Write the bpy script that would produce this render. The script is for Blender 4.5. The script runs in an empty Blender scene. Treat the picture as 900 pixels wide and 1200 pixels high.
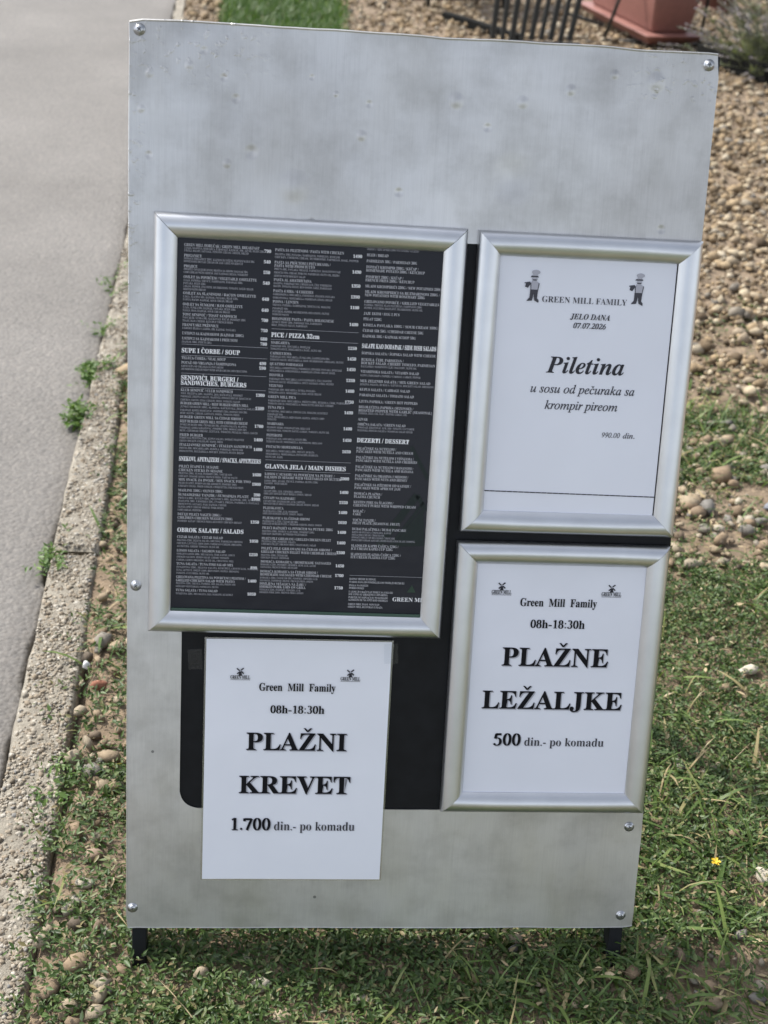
import bpy, bmesh, math, random
import numpy as np
from mathutils import Matrix, Vector

random.seed(7)
rng = np.random.default_rng(11)
R = math.radians
scene = bpy.context.scene
col = scene.collection

# ------------------------------------------------------------------ camera
cam_data = bpy.data.cameras.new('camera')
cam_data.sensor_fit = 'VERTICAL'
cam_data.sensor_height = 36.0
cam_data.lens = 45.945
cam_data.clip_start = 0.02
cam_data.clip_end = 800.0
cam_data.dof.use_dof = True
cam_data.dof.focus_distance = 1.52
cam_data.dof.aperture_fstop = 7.8
cam_data.dof.aperture_blades = 0
cam = bpy.data.objects.new('camera', cam_data)
col.objects.link(cam)
rt, up, bk = Vector((0.99549, -0.06214, 0.07162)), Vector((-0.02795, 0.52949, 0.84786)), Vector((-0.09061, -0.84604, 0.52537))
cam.matrix_world = Matrix(((rt.x, up.x, bk.x, 0.14939), (rt.y, up.y, bk.y, -1.06661), (rt.z, up.z, bk.z, 1.30622), (0, 0, 0, 1)))
scene.camera = cam

# ------------------------------------------------------------------ sky and sun
SUN_ELEV, SUN_AZ = R(50), R(-57)          # behind the board, a little to its left
world = bpy.data.worlds.new('World')
scene.world = world
world.use_nodes = True
wt = world.node_tree
bg = wt.nodes['Background']
sky = wt.nodes.new('ShaderNodeTexSky')
sky.sky_type = 'NISHITA'
sky.sun_disc = False
sky.sun_elevation = SUN_ELEV
sky.sun_rotation = SUN_AZ
sky.air_density = 1.0
sky.dust_density = 2.5
sky.ozone_density = 1.0
# a thin veil of bright cloud over the blue
tcw = wt.nodes.new('ShaderNodeTexCoord')
cn = wt.nodes.new('ShaderNodeTexNoise'); cn.inputs['Scale'].default_value = 2.2; cn.inputs['Detail'].default_value = 6
wt.links.new(tcw.outputs['Generated'], cn.inputs['Vector'])
cr = wt.nodes.new('ShaderNodeMapRange'); cr.inputs[1].default_value = .35; cr.inputs[2].default_value = .65
cr.inputs[3].default_value = .55; cr.inputs[4].default_value = .95
wt.links.new(cn.outputs['Fac'], cr.inputs[0])
bw = wt.nodes.new('ShaderNodeRGBToBW'); wt.links.new(sky.outputs[0], bw.inputs[0])
cg = wt.nodes.new('ShaderNodeMix'); cg.data_type = 'RGBA'; cg.blend_type = 'MULTIPLY'; cg.inputs[0].default_value = 1
wt.links.new(bw.outputs[0], cg.inputs[6]); cg.inputs[7].default_value = (1.22, 1.27, 1.38, 1)
cm = wt.nodes.new('ShaderNodeMix'); cm.data_type = 'RGBA'
wt.links.new(cr.outputs[0], cm.inputs[0]); wt.links.new(sky.outputs[0], cm.inputs[6]); wt.links.new(cg.outputs[2], cm.inputs[7])
wt.links.new(cm.outputs[2], bg.inputs[0])
bg.inputs[1].default_value = 0.15
sd = bpy.data.lights.new('sun', 'SUN')
sd.energy = 2.6
sd.angle = R(0.9)
sd.color = (1.0, 0.95, 0.86)
sun = bpy.data.objects.new('sun', sd)
col.objects.link(sun)
sv = Vector((math.cos(SUN_ELEV) * math.sin(SUN_AZ), math.cos(SUN_ELEV) * math.cos(SUN_AZ), math.sin(SUN_ELEV)))
sun.rotation_euler = sv.to_track_quat('Z', 'Y').to_euler()
sun.location = (0, 0, 5)
vs = scene.view_settings
vs.view_transform = 'Standard'
vs.look = 'None'
vs.gamma = 1.0
vs.use_curve_mapping = False
vs.exposure = 1.05
scene.cycles.max_bounces = 6
scene.cycles.use_denoising = True

# ------------------------------------------------------------------ helpers
def tag(o, label, cat, group=None, kind=None):
    o['label'] = label
    o['category'] = cat
    if group: o['group'] = group
    if kind: o['kind'] = kind
    return o

def empty(name, mat, label, cat, group=None):
    o = bpy.data.objects.new(name, None)
    o.empty_display_size = 0.05
    col.objects.link(o)
    o.matrix_world = mat
    return tag(o, label, cat, group)

def link(name, me, mats, parent=None, smooth=False):
    for m in (mats if isinstance(mats, (list, tuple)) else [mats]):
        me.materials.append(m)
    if smooth:
        me.polygons.foreach_set('use_smooth', [True] * len(me.polygons))
    o = bpy.data.objects.new(name, me)
    col.objects.link(o)
    if parent is not None:
        o.parent = parent
    return o

def from_bm(name, bm, mats, parent=None, smooth=False):
    me = bpy.data.meshes.new(name)
    bmesh.ops.recalc_face_normals(bm, faces=bm.faces)
    bm.to_mesh(me); bm.free()
    return link(name, me, mats, parent, smooth)

def np_mesh(name, V, F, mats, parent=None, smooth=False, mat_idx=None):
    """V (n,3), F (m,k) with constant k."""
    me = bpy.data.meshes.new(name)
    V = np.ascontiguousarray(V, dtype=np.float32); F = np.ascontiguousarray(F, dtype=np.int32)
    m, k = F.shape
    me.vertices.add(len(V)); me.vertices.foreach_set('co', V.ravel())
    me.loops.add(m * k); me.loops.foreach_set('vertex_index', F.ravel())
    me.polygons.add(m)
    me.polygons.foreach_set('loop_start', np.arange(0, m * k, k, dtype=np.int32))
    if mat_idx is not None:
        me.polygons.foreach_set('material_index', np.ascontiguousarray(mat_idx, dtype=np.int32))
    me.update(calc_edges=True)
    return link(name, me, mats, parent, smooth)

def add_box(bm, c, s, M=None, bevel=0.0, seg=2):
    r = bmesh.ops.create_cube(bm, size=1.0)
    vs_ = r['verts']
    for v in vs_:
        v.co = Vector((v.co.x * s[0], v.co.y * s[1], v.co.z * s[2]))
    if bevel:
        es = list({e for v in vs_ for e in v.link_edges})
        b = bmesh.ops.bevel(bm, geom=es, offset=bevel, segments=seg, affect='EDGES', profile=0.5)
        vs_ = list({v for f in b['faces'] for v in f.verts} | {v for v in vs_ if v.is_valid})
    for v in vs_:
        p = v.co + Vector(c)
        v.co = (M @ p) if M is not None else p

def add_bar(bm, a, b, r0, r1=None, seg=8):
    a, b = Vector(a), Vector(b)
    d = b - a
    M = Matrix.Translation((a + b) / 2) @ d.to_track_quat('Z', 'Y').to_matrix().to_4x4()
    bmesh.ops.create_cone(bm, cap_ends=True, segments=seg, radius1=r0, radius2=r0 if r1 is None else r1, depth=d.length, matrix=M)

def lathe(bm, prof, seg=32, M=Matrix.Identity(4)):
    rings = []
    for r, z in prof:
        rings.append([bm.verts.new(M @ Vector((r * math.cos(2 * math.pi * i / seg), r * math.sin(2 * math.pi * i / seg), z))) for i in range(seg)])
    for a, b in zip(rings[:-1], rings[1:]):
        for i in range(seg):
            bm.faces.new((a[i], a[(i + 1) % seg], b[(i + 1) % seg], b[i]))
    bm.faces.new(rings[-1]); bm.faces.new(list(reversed(rings[0])))

class Noise:
    """smooth value noise on the plane, used to place plants and stones in patches"""
    def __init__(self, seed):
        self.g = np.random.default_rng(seed).random((64, 64))
    def one(self, x, y):
        x = np.asarray(x, float); y = np.asarray(y, float)
        xi = np.floor(x).astype(int); yi = np.floor(y).astype(int)
        fx = x - xi; fy = y - yi
        fx = fx * fx * (3 - 2 * fx); fy = fy * fy * (3 - 2 * fy)
        g = self.g
        a = g[xi % 64, yi % 64]; b = g[(xi + 1) % 64, yi % 64]; c = g[xi % 64, (yi + 1) % 64]; d = g[(xi + 1) % 64, (yi + 1) % 64]
        return (a * (1 - fx) + b * fx) * (1 - fy) + (c * (1 - fx) + d * fx) * fy
    def __call__(self, x, y, scale, octs=3):
        v = 0; t = 0
        for k in range(octs):
            w = 0.5 ** k
            v = v + w * self.one(np.asarray(x) / scale * 2 ** k + 13.7 * k, np.asarray(y) / scale * 2 ** k + 7.1 * k); t += w
        return v / t

# ------------------------------------------------------------------ materials
def mat(name):
    m = bpy.data.materials.new(name)
    m.use_nodes = True
    nt = m.node_tree
    return m, nt, nt.nodes['Principled BSDF']

def node(nt, typ, **kw):
    n = nt.nodes.new(typ)
    for k, v in kw.items():
        setattr(n, k, v)
    return n

def ramp(nt, fac, stops, interp='LINEAR'):
    r = nt.nodes.new('ShaderNodeValToRGB')
    r.color_ramp.interpolation = interp
    els = r.color_ramp.elements
    while len(els) < len(stops): els.new(0.5)
    for e, (p, c) in zip(els, stops):
        e.position = p
        e.color = (*c, 1) if len(c) == 3 else c
    nt.links.new(fac, r.inputs[0])
    return r.outputs[0]

def coords(nt, scale=(1, 1, 1)):
    tc = nt.nodes.new('ShaderNodeTexCoord')
    mp = nt.nodes.new('ShaderNodeMapping')
    mp.inputs['Scale'].default_value = scale
    nt.links.new(tc.outputs['Object'], mp.inputs[0])
    return mp.outputs[0]

def noise(nt, vec, scale, detail=4, rough=0.55):
    n = nt.nodes.new('ShaderNodeTexNoise')
    n.inputs['Scale'].default_value = scale
    n.inputs['Detail'].default_value = detail
    n.inputs['Roughness'].default_value = rough
    nt.links.new(vec, n.inputs['Vector'])
    return n.outputs['Fac']

def math_(nt, op, a, b=None, clamp=False):
    n = nt.nodes.new('ShaderNodeMath'); n.operation = op; n.use_clamp = clamp
    for i, x in enumerate((a, b)):
        if x is None: continue
        if isinstance(x, (int, float)): n.inputs[i].default_value = x
        else: nt.links.new(x, n.inputs[i])
    return n.outputs[0]

def mix(nt, fac, a, b, mode='MIX'):
    n = nt.nodes.new('ShaderNodeMix'); n.data_type = 'RGBA'; n.blend_type = mode
    for i, x in ((0, fac), (6, a), (7, b)):
        if isinstance(x, (int, float)): n.inputs[i].default_value = x
        elif isinstance(x, tuple): n.inputs[i].default_value = (*x, 1)
        else: nt.links.new(x, n.inputs[i])
    return n.outputs[2]

def bump(nt, h, strength, dist, normal=None):
    b = nt.nodes.new('ShaderNodeBump')
    b.inputs['Strength'].default_value = strength
    b.inputs['Distance'].default_value = dist
    nt.links.new(h, b.inputs['Height'])
    if normal is not None: nt.links.new(normal, b.inputs['Normal'])
    return b.outputs[0]

def plain(name, c, rough=0.5, metal=0.0, spec=0.5, coat=0.0, var=0.0, vscale=40):
    m, nt, p = mat(name)
    p.inputs['Base Color'].default_value = (*c, 1)
    p.inputs['Roughness'].default_value = rough
    p.inputs['Metallic'].default_value = metal
    p.inputs['Specular IOR Level'].default_value = spec
    if coat:
        p.inputs['Coat Weight'].default_value = coat
        p.inputs['Coat Roughness'].default_value = 0.06
    v = coords(nt)
    n = noise(nt, v, vscale, 5)
    lo = tuple(x * (1 - var) for x in c); hi = tuple(min(1, x * (1 + var)) for x in c)
    nt.links.new(ramp(nt, n, [(0.3, lo), (0.7, hi)]), p.inputs['Base Color'])
    return m

def island(nt):
    return nt.nodes.new('ShaderNodeNewGeometry').outputs['Random Per Island']

def stone_mat(name, stops, rough=0.85):
    m, nt, p = mat(name)
    c = ramp(nt, island(nt), stops)
    n = noise(nt, coords(nt), 90, 5, 0.6)
    c = mix(nt, 0.55, c, ramp(nt, n, [(0.3, (0.45, 0.45, 0.45)), (0.7, (1, 1, 1))]), 'MULTIPLY')
    nt.links.new(c, p.inputs['Base Color'])
    p.inputs['Roughness'].default_value = rough
    p.inputs['Specular IOR Level'].default_value = 0.3
    nt.links.new(bump(nt, noise(nt, coords(nt), 220, 4), 0.5, 0.002), p.inputs['Normal'])
    return m

def leaf_mat(name, stops, rough=0.45, trans=0.3):
    m, nt, p = mat(name)
    c = ramp(nt, island(nt), stops)
    nt.links.new(c, p.inputs['Base Color'])
    p.inputs['Roughness'].default_value = rough
    p.inputs['Specular IOR Level'].default_value = 0.35
    tr = node(nt, 'ShaderNodeBsdfTranslucent')
    nt.links.new(mix(nt, 1.0, c, (1.0, 1.15, 0.45), 'MULTIPLY'), tr.inputs[0])
    ms = node(nt, 'ShaderNodeMixShader')
    ms.inputs[0].default_value = trans
    nt.links.new(p.outputs[0], ms.inputs[1]); nt.links.new(tr.outputs[0], ms.inputs[2])
    nt.links.new(ms.outputs[0], nt.nodes['Material Output'].inputs[0])
    return m

# brushed, stained aluminium sheet; dents are real hollows in its relief
DENTS = [(.108, .945, .006, -1), (.125, .893, .009, -1), (.095, .965, .005, -1), (.185, .97, .004, -1), (.245, .947, .005, -1),
         (.335, .955, .010, 1), (.405, .957, .008, 1), (.455, .972, .007, 1), (.238, .915, .007, 1), (.50, .99, .006, 1),
         (.02, .885, .005, -1), (.10, .88, .006, 1), (.19, .825, .006, -1), (.21, .955, .004, 1), (.06, .975, .006, 1), (.075, .99, .005, -1),
         (.545, .985, .012, 1), (.37, .93, .006, -1), (.28, .86, .006, -1), (.565, .835, .006, -1), (.02, .965, .006, 1), (.012, .93, .005, 1),
         (.17, .86, .02, 1), (.40, .88, .03, -1)]
def sheet_metal():
    m, nt, p = mat('stained_aluminium')
    v = coords(nt)
    vb = coords(nt, (1, .03, 1))
    big = noise(nt, v, 4.2, 5, 0.5)
    mid = noise(nt, v, 17, 6, 0.65)
    brush = noise(nt, vb, 900, 3, 0.6)
    c = ramp(nt, big, [(0.32, (0.53, 0.52, 0.505)), (0.5, (0.615, 0.61, 0.60)), (0.68, (0.70, 0.695, 0.685))])
    smear = noise(nt, coords(nt, (1.0, .5, 1)), 11, 5, .6)
    wipe = noise(nt, coords(nt, (.22, 1.0, 1)), 16, 4, .6)
    c = mix(nt, 0.7, c, ramp(nt, mid, [(0.30, (0.74, 0.735, 0.72)), (0.55, (1, 1, 1))]), 'MULTIPLY')
    c = mix(nt, 0.36, c, ramp(nt, smear, [(0.30, (0.72, 0.715, 0.70)), (0.50, (1, 1, 1))]), 'MULTIPLY')
    c = mix(nt, 0.40, c, ramp(nt, wipe, [(0.30, (0.80, 0.80, 0.79)), (0.50, (1, 1, 1))]), 'MULTIPLY')
    scr = noise(nt, coords(nt, (1, .012, 1)), 260, 2, .5)
    c = mix(nt, 0.13, c, ramp(nt, scr, [(0.30, (0.72, 0.72, 0.72)), (0.45, (1, 1, 1)), (.62, (1, 1, 1)), (0.75, (1.18, 1.18, 1.18))]), 'MULTIPLY')
    c = mix(nt, 0.25, c, ramp(nt, brush, [(0.3, (0.7, 0.7, 0.7)), (0.7, (1, 1, 1))]), 'MULTIPLY')
    # small dark spots of dirt
    vo = node(nt, 'ShaderNodeTexVoronoi'); vo.inputs['Scale'].default_value = 26
    nt.links.new(v, vo.inputs['Vector'])
    spot = math_(nt, 'MULTIPLY', math_(nt, 'LESS_THAN', vo.outputs['Distance'], 0.055), math_(nt, 'GREATER_THAN', noise(nt, v, 7, 2), 0.56))
    c = mix(nt, math_(nt, 'MULTIPLY', spot, 0.65), c, (0.07, 0.07, 0.07))
    nt.links.new(c, p.inputs['Base Color'])
    p.inputs['Metallic'].default_value = 0.9
    nt.links.new(ramp(nt, smear, [(0.32, (0.50,) * 3), (0.66, (0.36,) * 3)]), p.inputs['Roughness'])
    # relief: brushing, shallow waves, hammered edges, single dents
    tc = nt.nodes.new('ShaderNodeTexCoord')
    dent = None
    for (x, y, r, s) in DENTS:
        d = node(nt, 'ShaderNodeVectorMath', operation='DISTANCE')
        nt.links.new(tc.outputs['Object'], d.inputs[0])
        d.inputs[1].default_value = (x, y, 0)
        mr = node(nt, 'ShaderNodeMapRange', interpolation_type='SMOOTHSTEP')
        nt.links.new(d.outputs['Value'], mr.inputs[0])
        mr.inputs[1].default_value = 0; mr.inputs[2].default_value = r * 1.0
        mr.inputs[3].default_value = s * min(1.0, r / .012) * .55; mr.inputs[4].default_value = 0
        dent = mr.outputs[0] if dent is None else math_(nt, 'ADD', dent, mr.outputs[0])
    sep = node(nt, 'ShaderNodeSeparateXYZ'); nt.links.new(tc.outputs['Object'], sep.inputs[0])
    edge = math_(nt, 'MAXIMUM',
                 math_(nt, 'MULTIPLY', math_(nt, 'GREATER_THAN', sep.outputs['Y'], .70),
                       ramp_val(nt, sep.outputs['X'], .0, .022)),
                 math_(nt, 'MULTIPLY', ramp_val2(nt, sep.outputs['Y'], .945, .985), math_(nt, 'ADD', ramp_val(nt, sep.outputs['X'], .10, .16), ramp_val2(nt, sep.outputs['X'], .50, .55), True)))
    warts = math_(nt, 'MULTIPLY', edge, ramp_val2(nt, noise(nt, v, 120, 2, .5), .56, .72))
    n1 = bump(nt, noise(nt, v, 4.0, 2), 0.25, 0.02)
    n2 = bump(nt, brush, 0.10, 0.0006, n1)
    n3 = bump(nt, dent, 0.9, 0.004, n2)
    n4 = bump(nt, warts, 0.32, 0.0020, n3)
    nt.links.new(n4, p.inputs['Normal'])
    return m

def ramp_val(nt, x, a, b):       # 1 at a falling to 0 at b
    mr = node(nt, 'ShaderNodeMapRange', interpolation_type='SMOOTHSTEP')
    nt.links.new(x, mr.inputs[0])
    mr.inputs[1].default_value = a; mr.inputs[2].default_value = b
    mr.inputs[3].default_value = 1; mr.inputs[4].default_value = 0
    return mr.outputs[0]
def ramp_val2(nt, x, a, b):      # 0 at a rising to 1 at b
    mr = node(nt, 'ShaderNodeMapRange', interpolation_type='SMOOTHSTEP')
    nt.links.new(x, mr.inputs[0])
    mr.inputs[1].default_value = a; mr.inputs[2].default_value = b
    return mr.outputs[0]

def anodised():
    m, nt, p = mat('anodised_aluminium')
    n = noise(nt, coords(nt), 30, 4)
    nt.links.new(ramp(nt, n, [(0.3, (0.60, 0.61, 0.625)), (0.7, (0.66, 0.67, 0.685))]), p.inputs['Base Color'])
    p.inputs['Metallic'].default_value = 0.97
    p.inputs['Roughness'].default_value = 0.33
    return m

def paper(name, c, coat):
    m, nt, p = mat(name)
    v = coords(nt)
    n = noise(nt, v, 9, 3)
    nt.links.new(ramp(nt, n, [(0.3, tuple(x * .96 for x in c)), (0.7, c)]), p.inputs['Base Color'])
    p.inputs['Roughness'].default_value = 0.6
    p.inputs['Specular IOR Level'].default_value = 0.3
    p.inputs['Coat Weight'].default_value = coat
    p.inputs['Coat Roughness'].default_value = 0.08
    nb = bump(nt, noise(nt, v, 10, 3), 0.22, 0.006)
    nt.links.new(nb, p.inputs['Coat Normal']); nt.links.new(nb, p.inputs['Normal'])
    return m

M_SHEET = sheet_metal()
M_ANOD = anodised()
M_BLACK = plain('black_paint', (0.008, 0.009, 0.011), 0.5, spec=0.25, var=0.3)
M_PANEL = plain('black_panel', (0.006, 0.0065, 0.008), 0.5, spec=0.2, var=0.3)
M_STEEL = plain('zinc_screw', (0.5, 0.51, 0.52), 0.3, 0.95, var=0.1)
M_DARKHOLE = plain('screw_recess', (0.05, 0.05, 0.05), 0.6)
M_PAPER = paper('white_paper', (0.76, 0.775, 0.83), 0.0)
M_PAPER2 = paper('white_paper_behind_cover', (0.72, 0.735, 0.80), 0.35)
M_MENU = paper('black_poster', (0.0065, 0.0075, 0.0135), 0.22)
M_INK = plain('black_ink', (0.006, 0.006, 0.008), 0.7, spec=0.15)
M_INK2 = plain('grey_ink', (0.36, 0.36, 0.40), 0.7)
M_INK3 = plain('soft_ink', (0.035, 0.035, 0.042), 0.7, spec=0.15)
M_INK4 = plain('faded_ink', (0.062, 0.062, 0.075), 0.7, spec=.2)
M_INK5 = plain('pale_ink', (0.40, 0.40, 0.45), 0.7, spec=.2)
M_W1 = plain('white_print', (0.80, 0.80, 0.82), 0.6)
M_W2 = plain('pale_print', (0.46, 0.46, 0.49), 0.6)
M_W3 = plain('dim_print', (0.30, 0.30, 0.33), 0.6)
M_GREENPRINT = plain('dark_green_print', (0.013, 0.020, 0.019), 0.6, spec=.3)
M_GREEN = plain('green_print', (0.010, 0.034, 0.018), 0.5)
M_GREENEDGE = plain('green_acrylic_edge', (0.03, 0.07, 0.05), 0.25)
def film(name, gloss):
    m, nt, p = mat(name)
    t = node(nt, 'ShaderNodeBsdfTransparent'); t.inputs[0].default_value = (0.975, 0.98, 0.985, 1)
    g = node(nt, 'ShaderNodeBsdfGlossy'); g.inputs['Roughness'].default_value = 0.15
    ms = node(nt, 'ShaderNodeMixShader'); ms.inputs[0].default_value = gloss
    nt.links.new(t.outputs[0], ms.inputs[1]); nt.links.new(g.outputs[0], ms.inputs[2])
    nt.links.new(ms.outputs[0], nt.nodes['Material Output'].inputs[0])
    return m
M_FILM = film('clear_film', 0.02)
M_MARGIN = film('laminate_film', 0.22)

def asphalt_mat():
    m, nt, p = mat('worn_asphalt')
    v = coords(nt)
    big = noise(nt, v, 1.6, 5, .6)
    fine = noise(nt, v, 130, 5, .75)
    c = ramp(nt, big, [(0.3, (0.138, 0.129, 0.118)), (0.7, (0.190, 0.178, 0.164))])
    c = mix(nt, 0.75, c, ramp(nt, fine, [(0.30, (0.55, 0.55, 0.55)), (0.5, (0.9, .9, .9)), (0.72, (1.25, 1.22, 1.18))]), 'MULTIPLY')
    vo = node(nt, 'ShaderNodeTexVoronoi'); vo.inputs['Scale'].default_value = 110
    nt.links.new(v, vo.inputs['Vector'])
    c = mix(nt, 0.5, c, ramp(nt, vo.outputs['Color'], [(0.2, (0.8, 0.8, 0.8)), (0.85, (1.15, 1.13, 1.1))]), 'MULTIPLY')
    nt.links.new(c, p.inputs['Base Color'])
    p.inputs['Roughness'].default_value = 0.85
    h = math_(nt, 'ADD', math_(nt, 'MULTIPLY', vo.outputs['Distance'], -1.0), math_(nt, 'MULTIPLY', fine, .6))
    nt.links.new(bump(nt, h, 0.6, 0.003), p.inputs['Normal'])
    return m

def concrete_mat():
    m, nt, p = mat('exposed_aggregate_concrete')
    v = coords(nt)
    vo = node(nt, 'ShaderNodeTexVoronoi'); vo.inputs['Scale'].default_value = 74
    vo2 = node(nt, 'ShaderNodeTexVoronoi'); vo2.inputs['Scale'].default_value = 130
    for x in (vo, vo2): nt.links.new(v, x.inputs['Vector'])
    base = ramp(nt, noise(nt, v, 14, 5, .65), [(0.3, (0.185, 0.165, 0.132)), (0.7, (0.30, 0.27, 0.22))])
    peb = ramp(nt, vo.outputs['Color'], [(0.1, (0.16, 0.14, 0.12)), (0.35, (0.33, 0.265, 0.19)), (0.6, (0.36, 0.33, 0.28)), (0.9, (0.46, 0.43, 0.37))])
    sel = math_(nt, 'MULTIPLY', math_(nt, 'LESS_THAN', vo.outputs['Distance'], 0.36), math_(nt, 'GREATER_THAN', noise(nt, v, 75, 1), 0.5))
    c = mix(nt, math_(nt, 'MULTIPLY', sel, .85), base, peb)
    c = mix(nt, .5, c, ramp(nt, vo2.outputs['Color'], [(0.1, (0.6, 0.58, 0.55)), (0.9, (1.15, 1.15, 1.12))]), 'MULTIPLY')
    nt.links.new(c, p.inputs['Base Color'])
    p.inputs['Roughness'].default_value = 0.9
    h = math_(nt, 'ADD', math_(nt, 'MULTIPLY', math_(nt, 'SUBTRACT', .4, vo.outputs['Distance']), math_(nt, 'ADD', sel, .25)), noise(nt, v, 240, 4, .7))
    nt.links.new(bump(nt, h, 0.8, 0.004), p.inputs['Normal'])
    return m

def soil_mat():
    m, nt, p = mat('dry_soil')
    v = coords(nt)
    c = ramp(nt, noise(nt, v, 9, 6, .65), [(0.3, (0.13, 0.095, 0.062)), (0.55, (0.22, 0.168, 0.115)), (0.75, (0.31, 0.245, 0.175))])
    vo = node(nt, 'ShaderNodeTexVoronoi'); vo.inputs['Scale'].default_value = 95
    nt.links.new(v, vo.inputs['Vector'])
    c = mix(nt, .6, c, ramp(nt, vo.outputs['Color'], [(0.1, (0.6, 0.58, 0.55)), (0.9, (1.3, 1.25, 1.2))]), 'MULTIPLY')
    sep = node(nt, 'ShaderNodeSeparateXYZ'); tc = nt.nodes.new('ShaderNodeTexCoord'); nt.links.new(tc.outputs['Object'], sep.inputs[0])
    near = ramp_val(nt, sep.outputs['Y'], -1.2, -0.2)       # a mown lawn takes over on this side of the board
    c = mix(nt, near, c, ramp(nt, noise(nt, v, 12, 5), [(0.3, (0.062, 0.075, 0.036)), (0.7, (0.125, 0.132, 0.078))]))
    nt.links.new(c, p.inputs['Base Color'])
    p.inputs['Roughness'].default_value = 0.95
    nt.links.new(bump(nt, noise(nt, v, 120, 5, .7), 0.8, 0.006), p.inputs['Normal'])
    return m

M_ASPHALT, M_CONC, M_SOIL = asphalt_mat(), concrete_mat(), soil_mat()
M_AGG = stone_mat('kerb_pebble', [(0.0, (0.15, 0.128, 0.10)), (0.3, (0.28, 0.225, 0.16)), (0.6, (0.33, 0.29, 0.23)), (0.9, (0.42, 0.385, 0.325)), (1.0, (0.22, 0.215, 0.205))])
M_GRAVEL = stone_mat('tan_gravel', [(0.0, (0.085, 0.060, 0.036)), (0.2, (0.22, 0.16, 0.095)), (0.42, (0.36, 0.265, 0.155)), (0.62, (0.29, 0.23, 0.16)), (0.82, (0.46, 0.38, 0.26)), (0.93, (0.15, 0.135, 0.115)), (1.0, (0.52, 0.44, 0.32))])
M_PEBBLE = stone_mat('mixed_pebble', [(0.0, (0.12, 0.095, 0.07)), (0.25, (0.25, 0.18, 0.115)), (0.5, (0.30, 0.235, 0.155)), (0.75, (0.34, 0.285, 0.205)), (0.92, (0.17, 0.16, 0.145)), (1.0, (0.42, 0.37, 0.28))])
M_CREAM = stone_mat('cream_stone', [(0, (0.50, 0.44, 0.33)), (1, (0.55, 0.49, 0.39))])
M_TAN = stone_mat('tan_stone', [(0, (0.38, 0.30, 0.20)), (1, (0.42, 0.34, 0.24))])
M_BROWNSTONE = stone_mat('brown_stone', [(0, (0.28, 0.20, 0.15)), (1, (0.30, 0.22, 0.16))])
M_BRICK = plain('brick_fragment', (0.24, 0.10, 0.06), 0.9, var=0.2)
M_LEAF = leaf_mat('small_weed_leaf', [(0.0, (0.030, 0.056, 0.015)), (0.38, (0.056, 0.099, 0.025)), (0.68, (0.086, 0.136, 0.038)), (0.88, (0.130, 0.168, 0.062)), (0.95, (0.21, 0.19, 0.092)), (1.0, (0.28, 0.22, 0.12))])
M_BLADE = leaf_mat('grass_blade', [(0.0, (0.050, 0.090, 0.020)), (0.45, (0.098, 0.155, 0.036)), (0.75, (0.155, 0.205, 0.056)), (0.88, (0.29, 0.25, 0.12)), (1.0, (0.37, 0.29, 0.16))])
M_LAWN = leaf_mat('lawn_blade', [(0.0, (0.040, 0.090, 0.020)), (0.6, (0.075, 0.135, 0.034)), (1.0, (0.12, 0.17, 0.055))])
M_STRAW = leaf_mat('dry_stalk', [(0.0, (0.30, 0.23, 0.13)), (1.0, (0.45, 0.36, 0.22))], trans=.1)
M_TUFT = leaf_mat('bright_weed_leaf', [(0.0, (0.060, 0.120, 0.028)), (0.6, (0.11, 0.18, 0.045)), (1.0, (0.17, 0.24, 0.07))])
M_TERRA = plain('terracotta_plastic', (0.22, 0.095, 0.075), 0.55, var=0.08)
M_BROWNPOT = plain('brown_plastic', (0.12, 0.055, 0.042), 0.5, var=0.1)
M_IRON = plain('black_iron', (0.014, 0.016, 0.016), 0.5, var=0.3)
M_TIMBER = plain('dark_timber', (0.012, 0.012, 0.011), 0.9, spec=0.1, var=0.4, vscale=20)
M_POTSOIL = plain('potting_soil', (0.03, 0.022, 0.016), 0.95, var=0.5, vscale=90)
M_LAVLEAF = leaf_mat('lavender_leaf', [(0, (0.11, 0.12, 0.085)), (1, (0.21, 0.22, 0.155))])
M_LAVFLOWER = leaf_mat('lavender_flower', [(0, (0.17, 0.145, 0.175)), (1, (0.32, 0.28, 0.31))])
M_YELLOW = plain('yellow_petal', (0.62, 0.42, 0.02), 0.7)

# ------------------------------------------------------------------ the wording: text, style, left and right end, baseline, cap height (mm from the page centre)
BEDS = [
    ('Green  Mill  Family', 'b', -44.3, 42.7, 88.1, 8.97),
    ('08h-18:30h', 'b', -30.3, 30.5, 60.9, 9.37),
    ('PLAŽNI', 'bs', -57.1, 58.1, 15.5, 21.03),
    ('KREVET', 'bs', -64.3, 64.5, -38.4, 21.37),
    ('1.700', 'bs', -72.6, -27.3, -85.2, 15.18),
    ('din.- po komadu', 'rs', -22.3, 71.9, -85.1, 10.88),
    ('GREEN MILL', 'b', -77.1, -54.9, 101.8, 4.1),
    ('GREEN MILL', 'b', 47.9, 70.4, 102.1, 4.13),
]
CHAIRS = [
    ('Green  Mill  Family', 'b', -45.5, 43.3, 90.4, 9.12),
    ('08h-18:30h', 'b', -31.3, 30.9, 64.5, 9.71),
    ('PLAŽNE', 'bs', -61.7, 62.5, 18.5, 21.69),
    ('LEŽALJKE', 'bs', -81.4, 83.5, -34.2, 21.49),
    ('500', 'bs', -63.8, -33.5, -80.0, 14.92),
    ('din.- po komadu', 'rs', -28.1, 66.2, -80.0, 10.15),
    ('GREEN MILL', 'b', -79.2, -56.6, 104.0, 4.53),
    ('GREEN MILL', 'b', 47.7, 70.6, 104.4, 4.57),
]
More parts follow.
